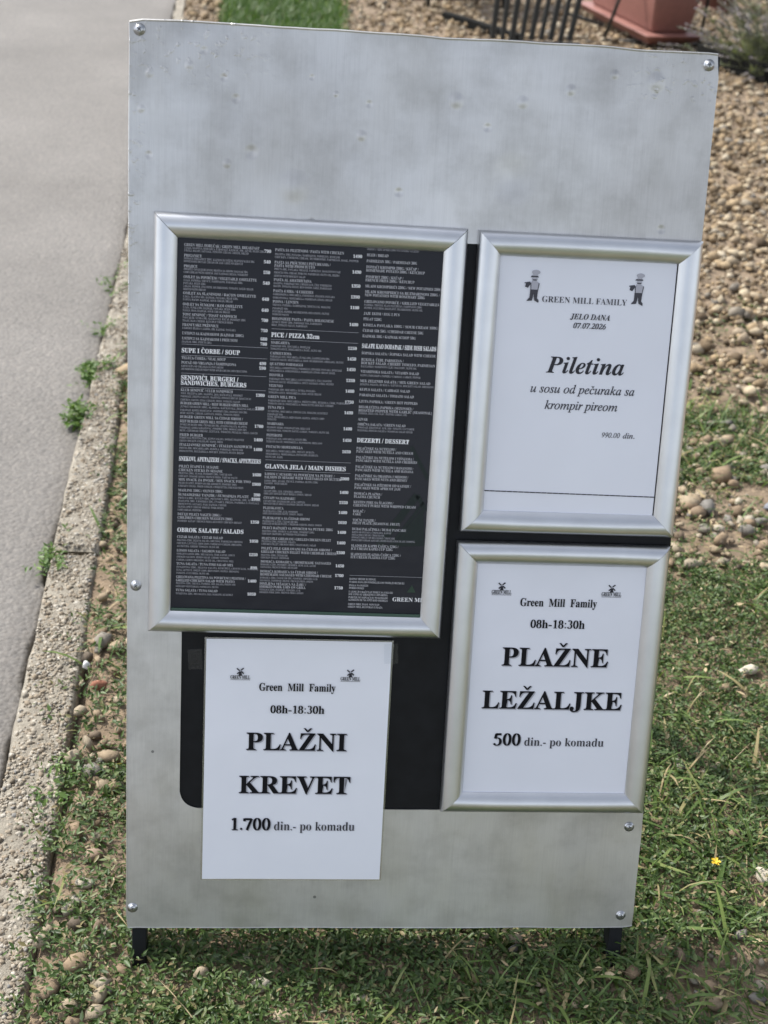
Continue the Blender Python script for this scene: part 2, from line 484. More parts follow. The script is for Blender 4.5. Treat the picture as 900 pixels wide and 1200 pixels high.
DISH = [
    ('GREEN MILL FAMILY', 'r', -48.8, 44.5, 92.8, 6.35),
    ('JELO DANA', 'bi', -16.6, 27.2, 75.9, 5.94),
    ('07.07.2026', 'bi', -12.6, 22.9, 66.2, 5.96),
    ('Piletina', 'bi', -38.5, 48.1, 17.0, 17.65),
    ('u sosu od pečuraka sa', 'i', -54.0, 62.0, -5.0, 8.9),
    ('krompir pireom', 'i', -36.9, 44.5, -23.0, 8.96),
    ('990.00', 'ri', 29.3, 51.7, -52.7, 5.74),
    ('din.', 'i', 53.7, 67.0, -52.8, 5.75),
]
# menu: column, kind (heading, title, description, rule, foot), height on the page in mm, words, price
MENU = [
    (0, 'T', 196.5, 'GREEN MILL DORUČAK / GREEN MILL BREAKFAST', '790'),
    (0, 'D', 193.3, '3 jaja, slanina, kobasica, paradajz, kajmak, sir, ajvar, hleb 120g', ''),
    (0, 'D', 190.5, '3 eggs, bacon, sausage, tomato, cream, cheese, bread', ''),
    (0, 'T', 185.5, 'PRIGANICE', '540'),
    (0, 'D', 182.4, 'domaće priganice 200g, kajmak ili džem, mleveni keks 30g', ''),
    (0, 'D', 179.5, 'homemade dough, cream or jam, ground biscuit', ''),
    (0, 'T', 174.5, 'PROJICE', '550'),
    (0, 'D', 171.4, 'projice od kukuruznog brašna sa sirom, kajmak 50g', ''),
    (0, 'D', 168.3, 'corn bread with cheese and kajmak cream, yoghurt', ''),
    (0, 'T', 163.4, 'OMLET SA POVRĆEM / VEGETABLE OMELETTE', '540'),
    (0, 'D', 159.9, '3 jaja, paprika, tikvice, šampinjoni, paradajz 100g', ''),
    (0, 'D', 156.8, 'pavlaka, hleb 120g', ''),
    (0, 'D', 153.7, '3 eggs, pepper, zucchini, mushrooms, tomato, sour cream', ''),
    (0, 'D', 150.6, 'served with bread', ''),
    (0, 'T', 146.6, 'OMLET SA SLANINOM / BACON OMELETTE', '640'),
    (0, 'D', 143.0, '3 jaja, slanina 50g, kajmak, pavlaka, hleb 120g', ''),
    (0, 'D', 139.9, '3 eggs, bacon, kajmak, sour cream, bread', ''),
    (0, 'T', 135.0, 'OMLET SA ŠUNKOM / HAM OMELETTE', '640'),
    (0, 'D', 131.6, '3 jaja, šunka 50g, kajmak, pavlaka, hleb 120g', ''),
    (0, 'D', 128.5, '3 eggs, ham, kajmak, sour cream, bread', ''),
    (0, 'T', 124.3, 'TOST SENDVIČ / TOAST SANDWICH', '700'),
    (0, 'D', 120.9, 'tost hleb, šunka 50g, kačkavalj, kečap, pomfrit 100g', ''),
    (0, 'D', 117.7, 'toast, ham, cheese, ketchup, french fries', ''),
    (0, 'T', 113.5, 'FRANCUSKE PRŽENICE', '750'),
    (0, 'D', 109.9, '4 kriške hleba u jajima, sir, kajmak, pavlaka', ''),
    (0, 'T', 104.5, 'USTIPCI SA KAJMAKOM (kajmak 100g)', '680'),
    (0, 'T', 99.1, 'USTIPCI SA KAJMAKOM I PRŠUTOM', '780'),
    (0, 'D', 95.5, '(kajmak 100g, pršuta 50g)', ''),
    (0, 'R', 92.8, '', ''),
    (0, 'H', 86.3, 'SUPE I ČORBE / SOUP', ''),
    (0, 'R', 81.0, '', ''),
    (0, 'T', 78.3, 'TELEĆA ČORBA / VEAL SOUP', '490'),
    (0, 'T', 73.3, 'POTAŽ OD VRGANJA I ŠAMPINJONA', '590'),
    (0, 'D', 69.6, 'krem supa od vrganja sa pavlakom', ''),
    (0, 'D', 66.4, 'mushroom cream soup with sour cream and croutons', ''),
    (0, 'R', 61.9, '', ''),
    (0, 'H', 57.3, 'SENDVIČI, BURGERI /', ''),
    (0, 'H', 51.8, 'SANDWICHES, BURGERS', ''),
    (0, 'R', 46.7, '', ''),
    (0, 'T', 44.0, 'KLUB SENDVIČ / CLUB SANDWICH', '1300'),
    (0, 'D', 40.3, 'tost, piletina 120g, slanina, jaja, kačkavalj, pomfrit', ''),
    (0, 'D', 37.1, 'paradajz, zelena salata, majonez, domaći kečap, krastavac', ''),
    (0, 'D', 33.4, 'chicken, bacon, eggs, cheese, fries, tomato, salad', ''),
    (0, 'T', 29.7, 'BURGER GREEN MILL / BEEF BURGER GREEN MILL', '1500'),
    (0, 'D', 26.0, 'juneći burger 180g, slanina, kačkavalj, zelena salata, luk', ''),
    (0, 'D', 22.3, 'paradajz, kiseli krastavac, pomfrit 150g, domaći sos 50g', ''),
    (0, 'D', 19.0, 'beef, bacon, cheese, lettuce, onion, tomato, fries', ''),
    (0, 'T', 14.9, 'BURGER GREEN MILL SA ČEDAR SIROM /', ''),
    (0, 'T', 10.2, 'BEEF BURGER GREEN MILL WITH CHEDDAR CHEESE', '1700'),
    (0, 'D', 6.5, 'juneći burger 180g, čedar sir 50g, zelena salata, slanina', ''),
    (0, 'D', 3.2, 'paradajz, kiseli krastavac, pomfrit 150g, domaći sos 50g', ''),
    (0, 'D', -0.0, 'beef, cheddar cheese, lettuce, tomato, pickles, fries, sauce', ''),
    (0, 'T', -4.7, 'FRIED BURGER', '1400'),
    (0, 'D', -8.0, 'pohovana piletina 150g, kupus salata, domaći majonez', ''),
    (0, 'D', -11.2, 'fried chicken, coleslaw, mayo, fries', ''),
    (0, 'T', -15.4, 'ITALIJANSKI SENDVIČ / ITALIAN SANDWICH', '1400'),
    (0, 'D', -19.2, 'pršuta 80g, mocarela 60g, rukola, paradajz, pesto sos', ''),
    (0, 'D', -22.5, 'prosciutto, mozzarella, rocket, tomato, pesto, bread', ''),
    (0, 'H', -31.0, 'SNEKOVI, APETAJZERI / SNACKS, APPETIZERS', ''),
    (0, 'T', -39.4, 'PILEĆI ŠTAPIĆI U SUSAMU', ''),
    (0, 'T', -43.5, 'CHICKEN STICKS IN SESAME', '1600'),
    (0, 'D', -47.0, 'piletina 200g, susam, pomfrit 150g, tartar sos', ''),
    (0, 'D', -50.3, 'chicken, sesame seeds, french fries, tartar sauce', ''),
    (0, 'T', -54.1, 'MIX SNACK ZA DVOJE / MIX SNACK FOR TWO', '1900'),
    (0, 'D', -57.9, 'pileći štapići, pohovani sir, kroketi, pomfrit 300g', ''),
    (0, 'D', -61.2, 'chicken sticks, fried cheese, croquettes, french fries', ''),
    (0, 'T', -66.0, 'MASLINE 100g / OLIVES 100g', '390'),
    (0, 'T', -70.8, 'ŠUMADIJSKI TANJIR / ŠUMADIJA PLATE', '1900'),
    (0, 'D', -74.6, 'pršuta 60g, kulen 60g, pečenica 60g, kajmak, sir, ajvar 50g', ''),
    (0, 'D', -77.9, 'masline 30g, urnebes 50g, čvarci, proja, paprika u pavlaci', ''),
    (0, 'D', -81.3, 'prosciutto, sausage, ham, kajmak, cheese', ''),
    (0, 'D', -84.6, 'olives, spicy cheese spread, pork rinds', ''),
    (0, 'D', -88.0, 'corn bread, peppers', ''),
    (0, 'T', -92.8, 'DEČIJI PILEĆI NAGETI 200g /', ''),
    (0, 'T', -96.7, 'CHILDREN CHICKEN NUGGETS 200g', '1350'),
    (0, 'D', -100.5, 'pomfrit, kečap / french fries, ketchup, chicken breast', ''),
    (0, 'H', -110.6, 'OBROK SALATE / SALADS', ''),
    (0, 'T', -118.4, 'CEZAR SALATA / CEZAR SALAD', '1050'),
    (0, 'D', -122.3, 'piletina 120g, zelena salata, krutoni, parmezan, dresing', ''),
    (0, 'D', -125.7, 'chicken, lettuce, croutons, parmesan cheese, dressing', ''),
    (0, 'D', -129.1, 'anchovies, cherry tomato, olive oil', ''),
    (0, 'T', -133.9, 'LOSOS SALATA / SALMON SALAD', '1250'),
    (0, 'D', -137.8, 'dimljeni losos 100g, mix salata, čeri, kapar, limun', ''),
    (0, 'D', -141.2, 'smoked salmon, mixed salad, cherry tomato', ''),
    (0, 'D', -144.7, 'capers, lemon dressing, olive oil, croutons, dill', ''),
    (0, 'T', -149.1, 'TUNA SALATA / TUNA FISH SALAD MIX', '890'),
    (0, 'D', -153.0, 'tunjevina 120g, zelena salata, kukuruz, crveni luk, masline', ''),
    (0, 'D', -156.4, 'tuna, lettuce, sweet corn, red onion, olives, dressing', ''),
    (0, 'D', -159.8, 'tomato, cucumber, olive oil', ''),
    (0, 'T', -164.3, 'GRILOVANA PILETINA SA POVRĆEM I PESTOM /', '1400'),
    (0, 'T', -168.2, 'GRILLED CHICKEN SALAD WITH PESTO', ''),
    (0, 'D', -171.6, 'piletina 150g, tikvice, paprika, mix salata, pesto sos', ''),
    (0, 'D', -175.1, 'grilled vegetables, parmesan, pesto', ''),
    (0, 'T', -179.5, 'TUNA SALATA / TUNA SALAD', '1050'),
    (0, 'D', -183.5, 'tunjevina 120g, mix salata, jaja, masline, kukuruz', ''),
    (1, 'T', 196.2, 'PASTA SA PILETINOM / PASTA WITH CHICKEN', '1490'),
    (1, 'D', 191.7, 'piletina 150g, pavlaka, šampinjoni, parmezan, bosiljak', ''),
    (1, 'D', 188.7, 'chicken, cooking cream, mushrooms, parmesan, basil, pepper', ''),
    (1, 'T', 183.3, 'PASTA SA PRŠUTOM I PEČURKAMA /', ''),
    (1, 'T', 179.8, 'PASTA WITH PROSCIUTTO', '1490'),
    (1, 'D', 176.3, 'pršuta 80g, pavlaka, vrganji, parmezan, maslinovo ulje', ''),
    (1, 'D', 172.7, 'prosciutto, cream, porcini, parmesan, olive oil, herbs', ''),
    (1, 'D', 169.2, 'served with rocket salad', ''),
    (1, 'T', 165.2, 'PASTA AL AMATRICIANA', '1350'),
    (1, 'D', 161.6, 'slanina, paradajz sos, crveni luk, čili, parmezan', ''),
    (1, 'D', 158.5, 'bacon, tomato sauce, red onion, chili, parmesan', ''),
    (1, 'T', 153.6, 'PASTA 4 SIRA / 4 CHEESES', '1390'),
    (1, 'D', 150.0, 'gorgonzola, mocarela, parmezan, edamer, pavlaka', ''),
    (1, 'D', 146.4, 'gorgonzola, mozzarella, parmesan, edam, cream', ''),
    (1, 'T', 142.4, 'POSNA / LENTEN', '1100'),
    (1, 'D', 138.8, 'tikvice, paprika, šampinjoni, crveni luk, masline', ''),
    (1, 'D', 135.2, 'paradajz sos', ''),
    (1, 'D', 132.0, 'zucchini, pepper, mushrooms, red onion, olives', ''),
    (1, 'D', 128.9, 'tomato sauce', ''),
    (1, 'T', 124.4, 'BOLONJEZE PASTA / PASTA BOLOGNESE', '1400'),
    (1, 'D', 120.8, 'juneće meso 150g, paradajz sos, parmezan', ''),
    (1, 'D', 117.6, 'beef, tomato sauce, parmesan', ''),
    (1, 'R', 113.5, '', ''),
    (1, 'H', 107.2, 'PICE / PIZZA 32cm', ''),
    (1, 'R', 102.2, '', ''),
    (1, 'T', 99.0, 'MARGARITA', '1250'),
    (1, 'D', 95.4, 'paradajz sos, mocarela, bosiljak', ''),
    (1, 'D', 92.2, 'tomato sauce, mozzarella, basil, olive oil', ''),
    (1, 'T', 87.6, 'CAPRICCIOSA', '1450'),
    (1, 'D', 84.0, 'paradajz sos, mocarela, šunka 80g, šampinjoni 60g', ''),
    (1, 'D', 80.8, 'tomato sauce, mozzarella, ham, mushrooms, oregano, olives', ''),
    (1, 'T', 76.2, 'QUATTRO FORMAGGI', '1450'),
    (1, 'D', 72.1, 'mocarela, gorgonzola, parmezan, edamer, pavlaka, bosiljak', ''),
    (1, 'D', 68.9, 'mozzarella, gorgonzola, parmesan, edam, cream, basil', ''),
    (1, 'T', 64.3, 'DIAVOLA', '1350'),
    (1, 'D', 60.1, 'paradajz sos, mocarela, ljuta kobasica, čili, masline', ''),
    (1, 'D', 56.9, 'tomato sauce, mozzarella, spicy sausage, chili, olives', ''),
    (1, 'T', 52.7, 'VEZUVIO', '1400'),
    (1, 'D', 48.6, 'paradajz sos, mocarela, šunka, pavlaka', ''),
    (1, 'D', 45.3, 'tomato sauce, mozzarella, ham, sour cream', ''),
    (1, 'T', 40.7, 'GREEN MILL PICA', '1750'),
    (1, 'D', 36.5, 'paradajz sos, mocarela, pršuta 80g, rukola, čeri, parmezan', ''),
    (1, 'D', 33.3, 'tomato sauce, mozzarella, prosciutto, rocket, cherry', ''),
    (1, 'T', 29.1, 'TUNA PICA', '1400'),
    (1, 'D', 24.9, 'tunjevina, mocarela, crveni luk, masline, kukuruz', ''),
    (1, 'D', 21.6, 'paradajz sos', ''),
    (1, 'D', 18.8, 'tuna, mozzarella, red onion, olives, sweet corn', ''),
    (1, 'D', 16.0, 'tomato', ''),
    (1, 'T', 11.4, 'MARINARA', '1400'),
    (1, 'D', 7.2, 'plodovi mora, paradajz sos, beli luk', ''),
    (1, 'D', 3.9, 'seafood mix, tomato sauce, garlic, parsley, olive oil', ''),
    (1, 'T', -1.3, 'PEPERONI', '1450'),
    (1, 'D', -5.1, 'paradajz sos, mocarela, kulen 80g', ''),
    (1, 'D', -8.3, 'tomato sauce, mozzarella, pepperoni, oregano', ''),
    (1, 'T', -14.0, 'PISTACIO MORTADELLA', '1650'),
    (1, 'D', -18.7, 'mocarela, mortadela 80g, pistaći, burata', ''),
    (1, 'D', -22.0, 'mozzarella, mortadella, pistachio, burrata', ''),
    (1, 'D', -25.3, 'olive oil, basil', ''),
    (1, 'R', -28.7, '', ''),
    (1, 'H', -35.8, 'GLAVNA JELA / MAIN DISHES', ''),
    (1, 'R', -40.5, '', ''),
    (1, 'T', -44.3, 'LOSOS U SUSAMU SA POVRĆEM NA PUTERU /', '2000'),
    (1, 'T', -47.9, 'SALMON IN SESAME WITH VEGETABLES ON BUTTER', ''),
    (1, 'D', -52.0, 'losos 200g, susam, tikvice, paprika, blitva 150g', ''),
    (1, 'D', -54.8, 'salmon, vegetables', ''),
    (1, 'T', -59.6, 'ĆEVAPI', '1400'),
    (1, 'D', -63.5, 'ćevapi 250g, luk, urnebes, lepinja', ''),
    (1, 'D', -66.3, 'grilled minced meat rolls, onion, bread', ''),
    (1, 'T', -71.1, 'ĆEVAPI NA KAJMAKU', '1550'),
    (1, 'D', -74.8, 'ćevapi 250g, kajmak 80g, luk, lepinja', ''),
    (1, 'D', -77.7, 'minced meat rolls, kajmak cream, onion, bread', ''),
    (1, 'T', -82.4, 'PLJESKAVICA', '1400'),
    (1, 'D', -86.1, 'pljeskavica 250g, luk, pomfrit', ''),
    (1, 'D', -88.8, 'grilled burger patty, onion, fries', ''),
    (1, 'T', -93.8, 'PLJESKAVICA SA ČEDAR SIROM', '1650'),
    (1, 'D', -97.5, 'pljeskavica 250g, čedar sir 50g', ''),
    (1, 'D', -100.3, 'grilled burger patty, cheddar cheese, fries, onion', ''),
    (1, 'T', -105.0, 'PILEĆI RAŽNJIĆI SA POVRĆEM NA PUTERU 200g', '1400'),
    (1, 'D', -108.8, 'piletina 200g, povrće na puteru, pomfrit 150g', ''),
    (1, 'D', -111.8, 'chicken skewers, buttered vegetables', ''),
    (1, 'T', -117.1, 'PILEĆI FILE GRILOVANI / GRILLED CHICKEN FILLET', '1400'),
    (1, 'D', -120.5, 'piletina 250g, pomfrit, salata', ''),
    (1, 'D', -123.5, 'chicken fillet, french fries, vegetables, salad', ''),
    (1, 'T', -128.4, 'PILEĆI FILE GRILOVANI SA ČEDAR SIROM /', '1500'),
    (1, 'T', -132.3, 'GRILLED CHICKEN FILLET WITH CHEDDAR CHEESE', ''),
    (1, 'D', -136.2, 'piletina 250g, čedar sir', ''),
    (1, 'D', -139.1, 'chicken fillet, cheddar', ''),
    (1, 'T', -143.6, 'DOMAĆA KOBASICA / HOMEMADE SAUSAGES', '1450'),
    (1, 'D', -147.0, 'kobasica 250g, pomfrit, urnebes, senf, luk, ajvar', ''),
    (1, 'D', -150.0, 'sausages, french fries, mustard', ''),
    (1, 'T', -154.9, 'DOMAĆA KOBASICA SA ČEDAR SIROM /', '1700'),
    (1, 'T', -158.5, 'HOMEMADE SAUSAGES WITH CHEDDAR CHEESE', ''),
    (1, 'D', -162.3, 'kobasica 250g, čedar sir 50g, pomfrit, urnebes, luk', ''),
    (1, 'D', -165.5, 'sausages, cheddar cheese, french fries, onion', ''),
    (1, 'T', -169.2, 'DIMLJENA VEŠALICA NA ŽARU /', '1750'),
    (1, 'T', -172.7, 'SMOKED PORK LOIN ON GRILL', ''),
    (1, 'D', -176.2, 'vešalica 250g, pomfrit, urnebes, luk', ''),
    (1, 'D', -179.2, 'smoked pork loin, french fries, onion', ''),
    (2, 'D', 202.1, 'DODACI / SIDE DISHES 100g NA TANJIRU UZ JELO', ''),
    (2, 'T', 195.9, 'HLEB / BREAD', ''),
    (2, 'T', 189.7, 'PARMEZAN 30g / PARMESAN 30g', ''),
    (2, 'T', 183.5, 'DOMAĆI KROMPIR 200g / KEČAP /', ''),
    (2, 'T', 179.9, 'HOMEMADE POTATO 200g / KETCHUP', ''),
    (2, 'T', 173.2, 'POMFRIT 200g / KEČAP /', ''),
    (2, 'T', 169.7, 'FRENCH FRIES 200g / KETCHUP', ''),
    (2, 'T', 163.4, 'MLADI KROMPIRIĆI 200g / NEW POTATOES 200g', '1'),
    (2, 'T', 157.6, 'MLADI KROMPIRIĆI SA RUZMARINOM 200g /', '1'),
    (2, 'T', 154.0, 'NEW POTATOES WITH ROSEMARY 200g', ''),
    (2, 'T', 147.2, 'GRILOVANO POVRĆE / GRILLED VEGETABLES', ''),
    (2, 'D', 143.6, 'paprika, tikvice, plavi patlidžan, šampinjoni 200g', ''),
    (2, 'D', 140.4, 'pepper, zucchini, eggplant, mushrooms, olive oil', ''),
    (2, 'T', 134.6, 'JAJE 1kom / EGG 1 PCS', '1'),
    (2, 'T', 128.7, 'PELAT 120g', ''),
    (2, 'T', 122.3, 'KISELA PAVLAKA 100g / SOUR CREAM 100g', '1'),
    (2, 'T', 116.4, 'ČEDAR SIR 50g / CHEDDAR CHEESE 50g', ''),
    (2, 'T', 110.5, 'KAJMAK 50g / KAJMAK SCOOP 50g', ''),
    (2, 'H', 100.0, 'SALATE KAO DODATAK / SIDE DISH SALADS', ''),
    (2, 'T', 92.2, 'ŠOPSKA SALATA / ŠOPSKA SALAD WITH CHEESE', '4'),
    (2, 'T', 85.3, 'RUKOLA, ČERI, PARMEZAN /', ''),
    (2, 'T', 81.6, 'ROCKET SALAD, CHERRY TOMATO, PARMESAN', '4'),
    (2, 'D', 77.9, 'balzamiko, maslinovo ulje / balsamic, olive oil', ''),
    (2, 'T', 72.4, 'VITAMINSKA SALATA / VITAMIN SALAD', '3'),
    (2, 'D', 68.2, 'kupus, šargarepa, paprika / cabbage, carrot, pepper', ''),
    (2, 'T', 62.2, 'MIX ZELENIH SALATA / MIX GREEN SALAD', '3'),
    (2, 'D', 58.5, 'zelena salata, rukola / lettuce, rocket salad, dressing', ''),
    (2, 'T', 52.9, 'KUPUS SALATA / CABBAGE SALAD', '3'),
    (2, 'T', 46.9, 'PARADAJZ SALATA / TOMATO SALAD', '3'),
    (2, 'T', 39.9, 'LJUTA PAPRIKA / GREEN HOT PEPPERS', '1'),
    (2, 'T', 33.8, 'BELOLUČENA PAPRIKA (SEZONSKI) /', ''),
    (2, 'T', 30.0, 'ROASTED PEPPER WITH GARLIC (SEASONAL)', '4'),
    (2, 'D', 26.8, 'paprika, beli luk, ulje / pepper, garlic, oil', ''),
    (2, 'T', 20.2, 'AJVAR', '2'),
    (2, 'T', 14.8, 'OBIČNA SALATA / GREEN SALAD', '3'),
    (2, 'D', 11.3, 'paradajz, krastavac, luk, sir / tomato, cucumber', ''),
    (2, 'D', 8.0, 'sezonska ponuda salata / seasonal salad offer', ''),
    (2, 'H', -2.9, 'DEZERTI / DESSERT', ''),
    (2, 'T', -11.9, 'PALAČINKE SA NUTELOM /', ''),
    (2, 'T', -15.4, 'PANCAKES WITH NUTELA AND CREAM', '4'),
    (2, 'T', -21.9, 'PALAČINKE SA NUTELOM I VIŠNJAMA /', ''),
    (2, 'T', -25.5, 'PANCAKES WITH NUTELA AND CHERRIES', '4'),
    (2, 'T', -32.4, 'PALAČINKE SA NUTELOM I BANANOM /', ''),
    (2, 'T', -36.0, 'PANCAKES WITH NUTELA AND BANANA', '4'),
    (2, 'T', -42.4, 'PALAČINKE SA ORASIMA I MEDOM /', ''),
    (2, 'T', -46.1, 'PANCAKES WITH NUTS AND HONEY', '4'),
    (2, 'T', -52.5, 'PALAČINKE SA DŽEMOM OD KAJSIJE /', ''),
    (2, 'T', -56.2, 'PANCAKES WITH APRICOT JAM', '3'),
    (2, 'T', -62.6, 'DOMAĆA PLAZMA /', ''),
    (2, 'T', -66.2, 'PLAZMA CRUNCH', ''),
    (2, 'T', -72.3, 'KESTEN PIRE SA ŠLAGOM /', ''),
    (2, 'T', -76.0, 'CHESTNUT PUREE WITH WHIPPED CREAM', '4'),
    (2, 'T', -82.5, 'KOLAČ /', ''),
    (2, 'T', -85.9, 'CAKE', '4'),
    (2, 'T', -92.7, 'VOĆNI TANJIR /', ''),
    (2, 'T', -96.1, 'FRUIT PLATE (seasonal fruit)', '10'),
    (2, 'T', -102.9, 'DUBAI PALAČINKA / DUBAI PANCAKE', '6'),
    (2, 'D', -106.6, 'krem od pistaća, čokolada, kadaif', ''),
    (2, 'D', -109.7, 'pistachio cream, chocolate', ''),
    (2, 'D', -112.6, 'domaći preliv od belgijske čokolade', ''),
    (2, 'D', -115.7, 'pistachio cream, kataifi, homemade chocolate topping', ''),
    (2, 'T', -122.0, 'SLADOLED KAPRI ČAŠICA 120g /', ''),
    (2, 'T', -125.5, 'ICE CREAM KAPRI CUP 120g', '2'),
    (2, 'T', -131.9, 'SLADOLED PLAZMA ČAŠICA 120g /', ''),
    (2, 'T', -135.3, 'ICE CREAM PLAZMA CUP 120g', '2'),
    (2, 'R', -156.6, '', ''),
    (2, 'F', -160.6, 'RADNO VREME KUHINJE:', ''),
    (2, 'F', -164.1, 'svakog dana od ponedeljka do nedelje 08-23h ili', ''),
    (2, 'F', -168.1, 'HVALA NA POSETI', ''),
    (2, 'F', -171.2, 'DOBRO DOŠLI', ''),
    (2, 'F', -175.6, 'U cene je uračunat porez na usluge', ''),
    (2, 'F', -178.6, 'sve cene su izražene u dinarima', ''),
    (2, 'F', -182.1, 'porcije se naplaćuju po komadu', ''),
    (2, 'F', -185.1, 'alergeni su na upit kod osoblja', ''),
    (2, 'F', -190.1, 'GREEN MILL d.o.o. Novi Sad', ''),
    (2, 'F', -193.3, 'GREEN MILL restoran i plaža', '')
]

# ------------------------------------------------------------------ the ground, path and kerb
KY = [-3.0, -0.6, .286, .455, .891, 1.162, 1.579, 2.235, 2.53, 5.52, 9.0, 14.0]
KL = [-.185, -.196, -.203, -.207, -.222, -.227, -.233, -.251, -.260, -.344, -.45, -.60]
KR = [-.070, -.092, -.118, -.126, -.139, -.147, -.168, -.187, -.197, -.297, -.40, -.55]
kerb_l = lambda y: np.interp(y, KY, KL)
kerb_r = lambda y: np.interp(y, KY, KR)
nz1, nz2, nz3 = Noise(1), Noise(2), Noise(3)

def ground_h(x, y):
    x = np.asarray(x, float); y = np.asarray(y, float)
    h = (nz1(x + 20, y + 20, .35, 3) - .5) * .022
    h = np.where(x < kerb_r(y) - .02, -.06, h)
    return h

gx = np.unique(np.concatenate([[-200, -60, -20, -8, -4, -2, -1], np.arange(-.4, 3.6, .05), [4, 5, 7, 10, 20, 60, 200]]))
gy = np.unique(np.concatenate([[-200, -60, -20, -8, -4, -2, -1], np.arange(-.4, 7.0, .06), [8, 9, 10, 14, 20, 60, 200]]))
GX, GY = np.meshgrid(gx, gy, indexing='ij')
GZ = ground_h(GX, GY)
far = np.maximum(np.abs(GX) - 4, 0) + np.maximum(GY - 9, 0)
GZ = np.where(far > 3, -.06, GZ)
ni, nj = GX.shape
ii, jj = np.meshgrid(np.arange(ni - 1), np.arange(nj - 1), indexing='ij')
a = (ii * nj + jj).ravel()
o = np_mesh('ground', np.stack([GX.ravel(), GY.ravel(), GZ.ravel()], 1), np.stack([a, a + nj, a + nj + 1, a + 1], 1), M_SOIL, smooth=True)
tag(o, 'dry brown soil under the weeds and gravel', 'ground', kind='structure')

# asphalt path, its edge crumbling along the kerb
ys = np.concatenate([[-40, -10, -3], np.arange(-2, 9, .02), [12, 14]])
edge = kerb_l(ys) + .002 - .030 * np.clip(nz2(ys * 0 + 3, ys, .12, 3) - .42, 0, 1) - .004 * rng.random(len(ys))
V = []
for y, e in zip(ys, edge):
    V += [(-7.0, y, -.012), (e - .05, y, -.010), (e - .008, y, -.012), (e, y, -.016), (e, y, -.06)]
k = np.arange(len(ys) - 1) * 5
F = np.concatenate([np.stack([k + c, k + c + 1, k + c + 6, k + c + 5], 1) for c in range(4)])
o = np_mesh('path', np.array(V), F, M_ASPHALT)
tag(o, 'grey worn asphalt path left of the kerb', 'path', kind='structure')

# kerb: cast stones laid end to end, each a loft with a worn top
joints = [-2.7, -2.0, -1.3, -.55, .865, 1.585, 2.31, 3.03, 3.75, 4.47, 5.19, 5.91, 6.63, 7.35, 8.07]
KV, KF = [], []
KERB_TOP = []
for s, (y0, y1) in enumerate(zip(joints[:-1], joints[1:])):
    y0 += .0025; y1 -= .0025
    lift = rng.uniform(-.004, .004); tilt = rng.uniform(-.004, .004)
    KERB_TOP.append((y0, y1, lift, tilt))
    yy = np.arange(y0, y1 + 1e-6, (y1 - y0) / 70)
    base = len(KV)
    prof = [(0, -.07), (0, -.012), (.05, -.003)] + [(t, 0) for t in np.linspace(.12, .88, 9)] + [(.95, -.003), (1, -.012), (1, -.07)]
    for j, y in enumerate(yy):
        l, r_ = kerb_l(y), kerb_r(y)
        l += .010 * (nz3(1, y, .09, 3) - .5); r_ += .008 * (nz3(9, y, .09, 3) - .5)
        e = min(j, len(yy) - 1 - j)
        drop = -.006 if e == 0 else (-.0015 if e == 1 else 0)
        for t, z in prof:
            x = l + (r_ - l) * t
            zz = z + .008 + lift + tilt * (t - .5)
            if z > -.05:
                zz += drop + .0045 * (nz1(x * 3, y * 3, .09, 3) - .5) + .0015 * (rng.random() - .5)
            KV.append((x, y, zz))
    n = len(prof)
    for j in range(len(yy) - 1):
        for i in range(n - 1):
            q = base + j * n + i
            KF.append((q, q + 1, q + n + 1, q + n))
    for jrow in (0, len(yy) - 1):
        q = base + jrow * n
        for i in range((n - 1) // 2):
            KF.append((q + i, q + i + 1, q + n - 2 - i, q + n - 1 - i))
o = np_mesh('kerb', np.array(KV), np.array(KF), M_CONC, smooth=False)
tag(o, 'pale concrete kerb with exposed pebbles beside the asphalt path', 'kerb', kind='structure')

# ------------------------------------------------------------------ the stand
LEAN = R(18.5)
ZB = 0.055
W, H = 0.611, 1.016
BOARD = Matrix(((1, 0, 0, 0), (0, math.sin(LEAN), -math.cos(LEAN), 0), (0, math.cos(LEAN), math.sin(LEAN), ZB), (0, 0, 0, 1)))
stand = empty('menu_stand', Matrix.Translation((0, 0, 0)), 'tall leaning aluminium faced advertising board on short black legs', 'sign board')
stand_face = BOARD        # stand root sits at the world origin, so board space is each part's own transform
def stand_part(name, bm, m, smooth=False):
    o = from_bm(name, bm, m, stand, smooth)
    o.matrix_local = BOARD
    return o

# aluminium sheet with its cut-out (open to the right), edges a little wavy
def sheet_outline():
    cu, cb, ct, cr = .0600, .1545, .8106, .021
    pts = []
    def seg(a, b, n, wob=0.0, skip_last=True):
        a, b = np.array(a), np.array(b)
        d = (b - a) / np.linalg.norm(b - a); nn = np.array([-d[1], d[0]])
        for i in range(n):
            t = i / n
            w = wob * (nz2(a[0] * 31 + t * 9, a[1] * 17 + 5, 1.0, 3) - .5) if 0 < i else 0
            p = a + (b - a) * t + nn * w
            pts.append((p[0], p[1]))
    seg((0.002, 0), (W - .002, 0), 60, .0022)
    seg((W, .002), (W, cb), 8, .001)
    seg((W, cb), (cu + cr, cb), 30, .0006)
    for i in range(8):
        t = math.pi * 1.5 - (math.pi / 2) * i / 8
        pts.append((cu + cr + cr * math.cos(t), cb + cr + cr * math.sin(t)))
    seg((cu, cb + cr), (cu, ct), 30, .0004)
    seg((cu, ct), (W, ct), 30, .0006)
    seg((W, ct), (W, H - .004), 10, .001)
    seg((W - .003, H), (.003, H), 60, .0035)
    seg((0, H - .003), (0, .002), 60, .0012)
    return pts
bm = bmesh.new()
ol = sheet_outline()
front = [bm.verts.new((x, y, 0)) for x, y in ol]
back = [bm.verts.new((x, y, -.0016)) for x, y in ol]
f = bm.faces.new(front); f2 = bm.faces.new(list(reversed(back)))
n = len(ol)
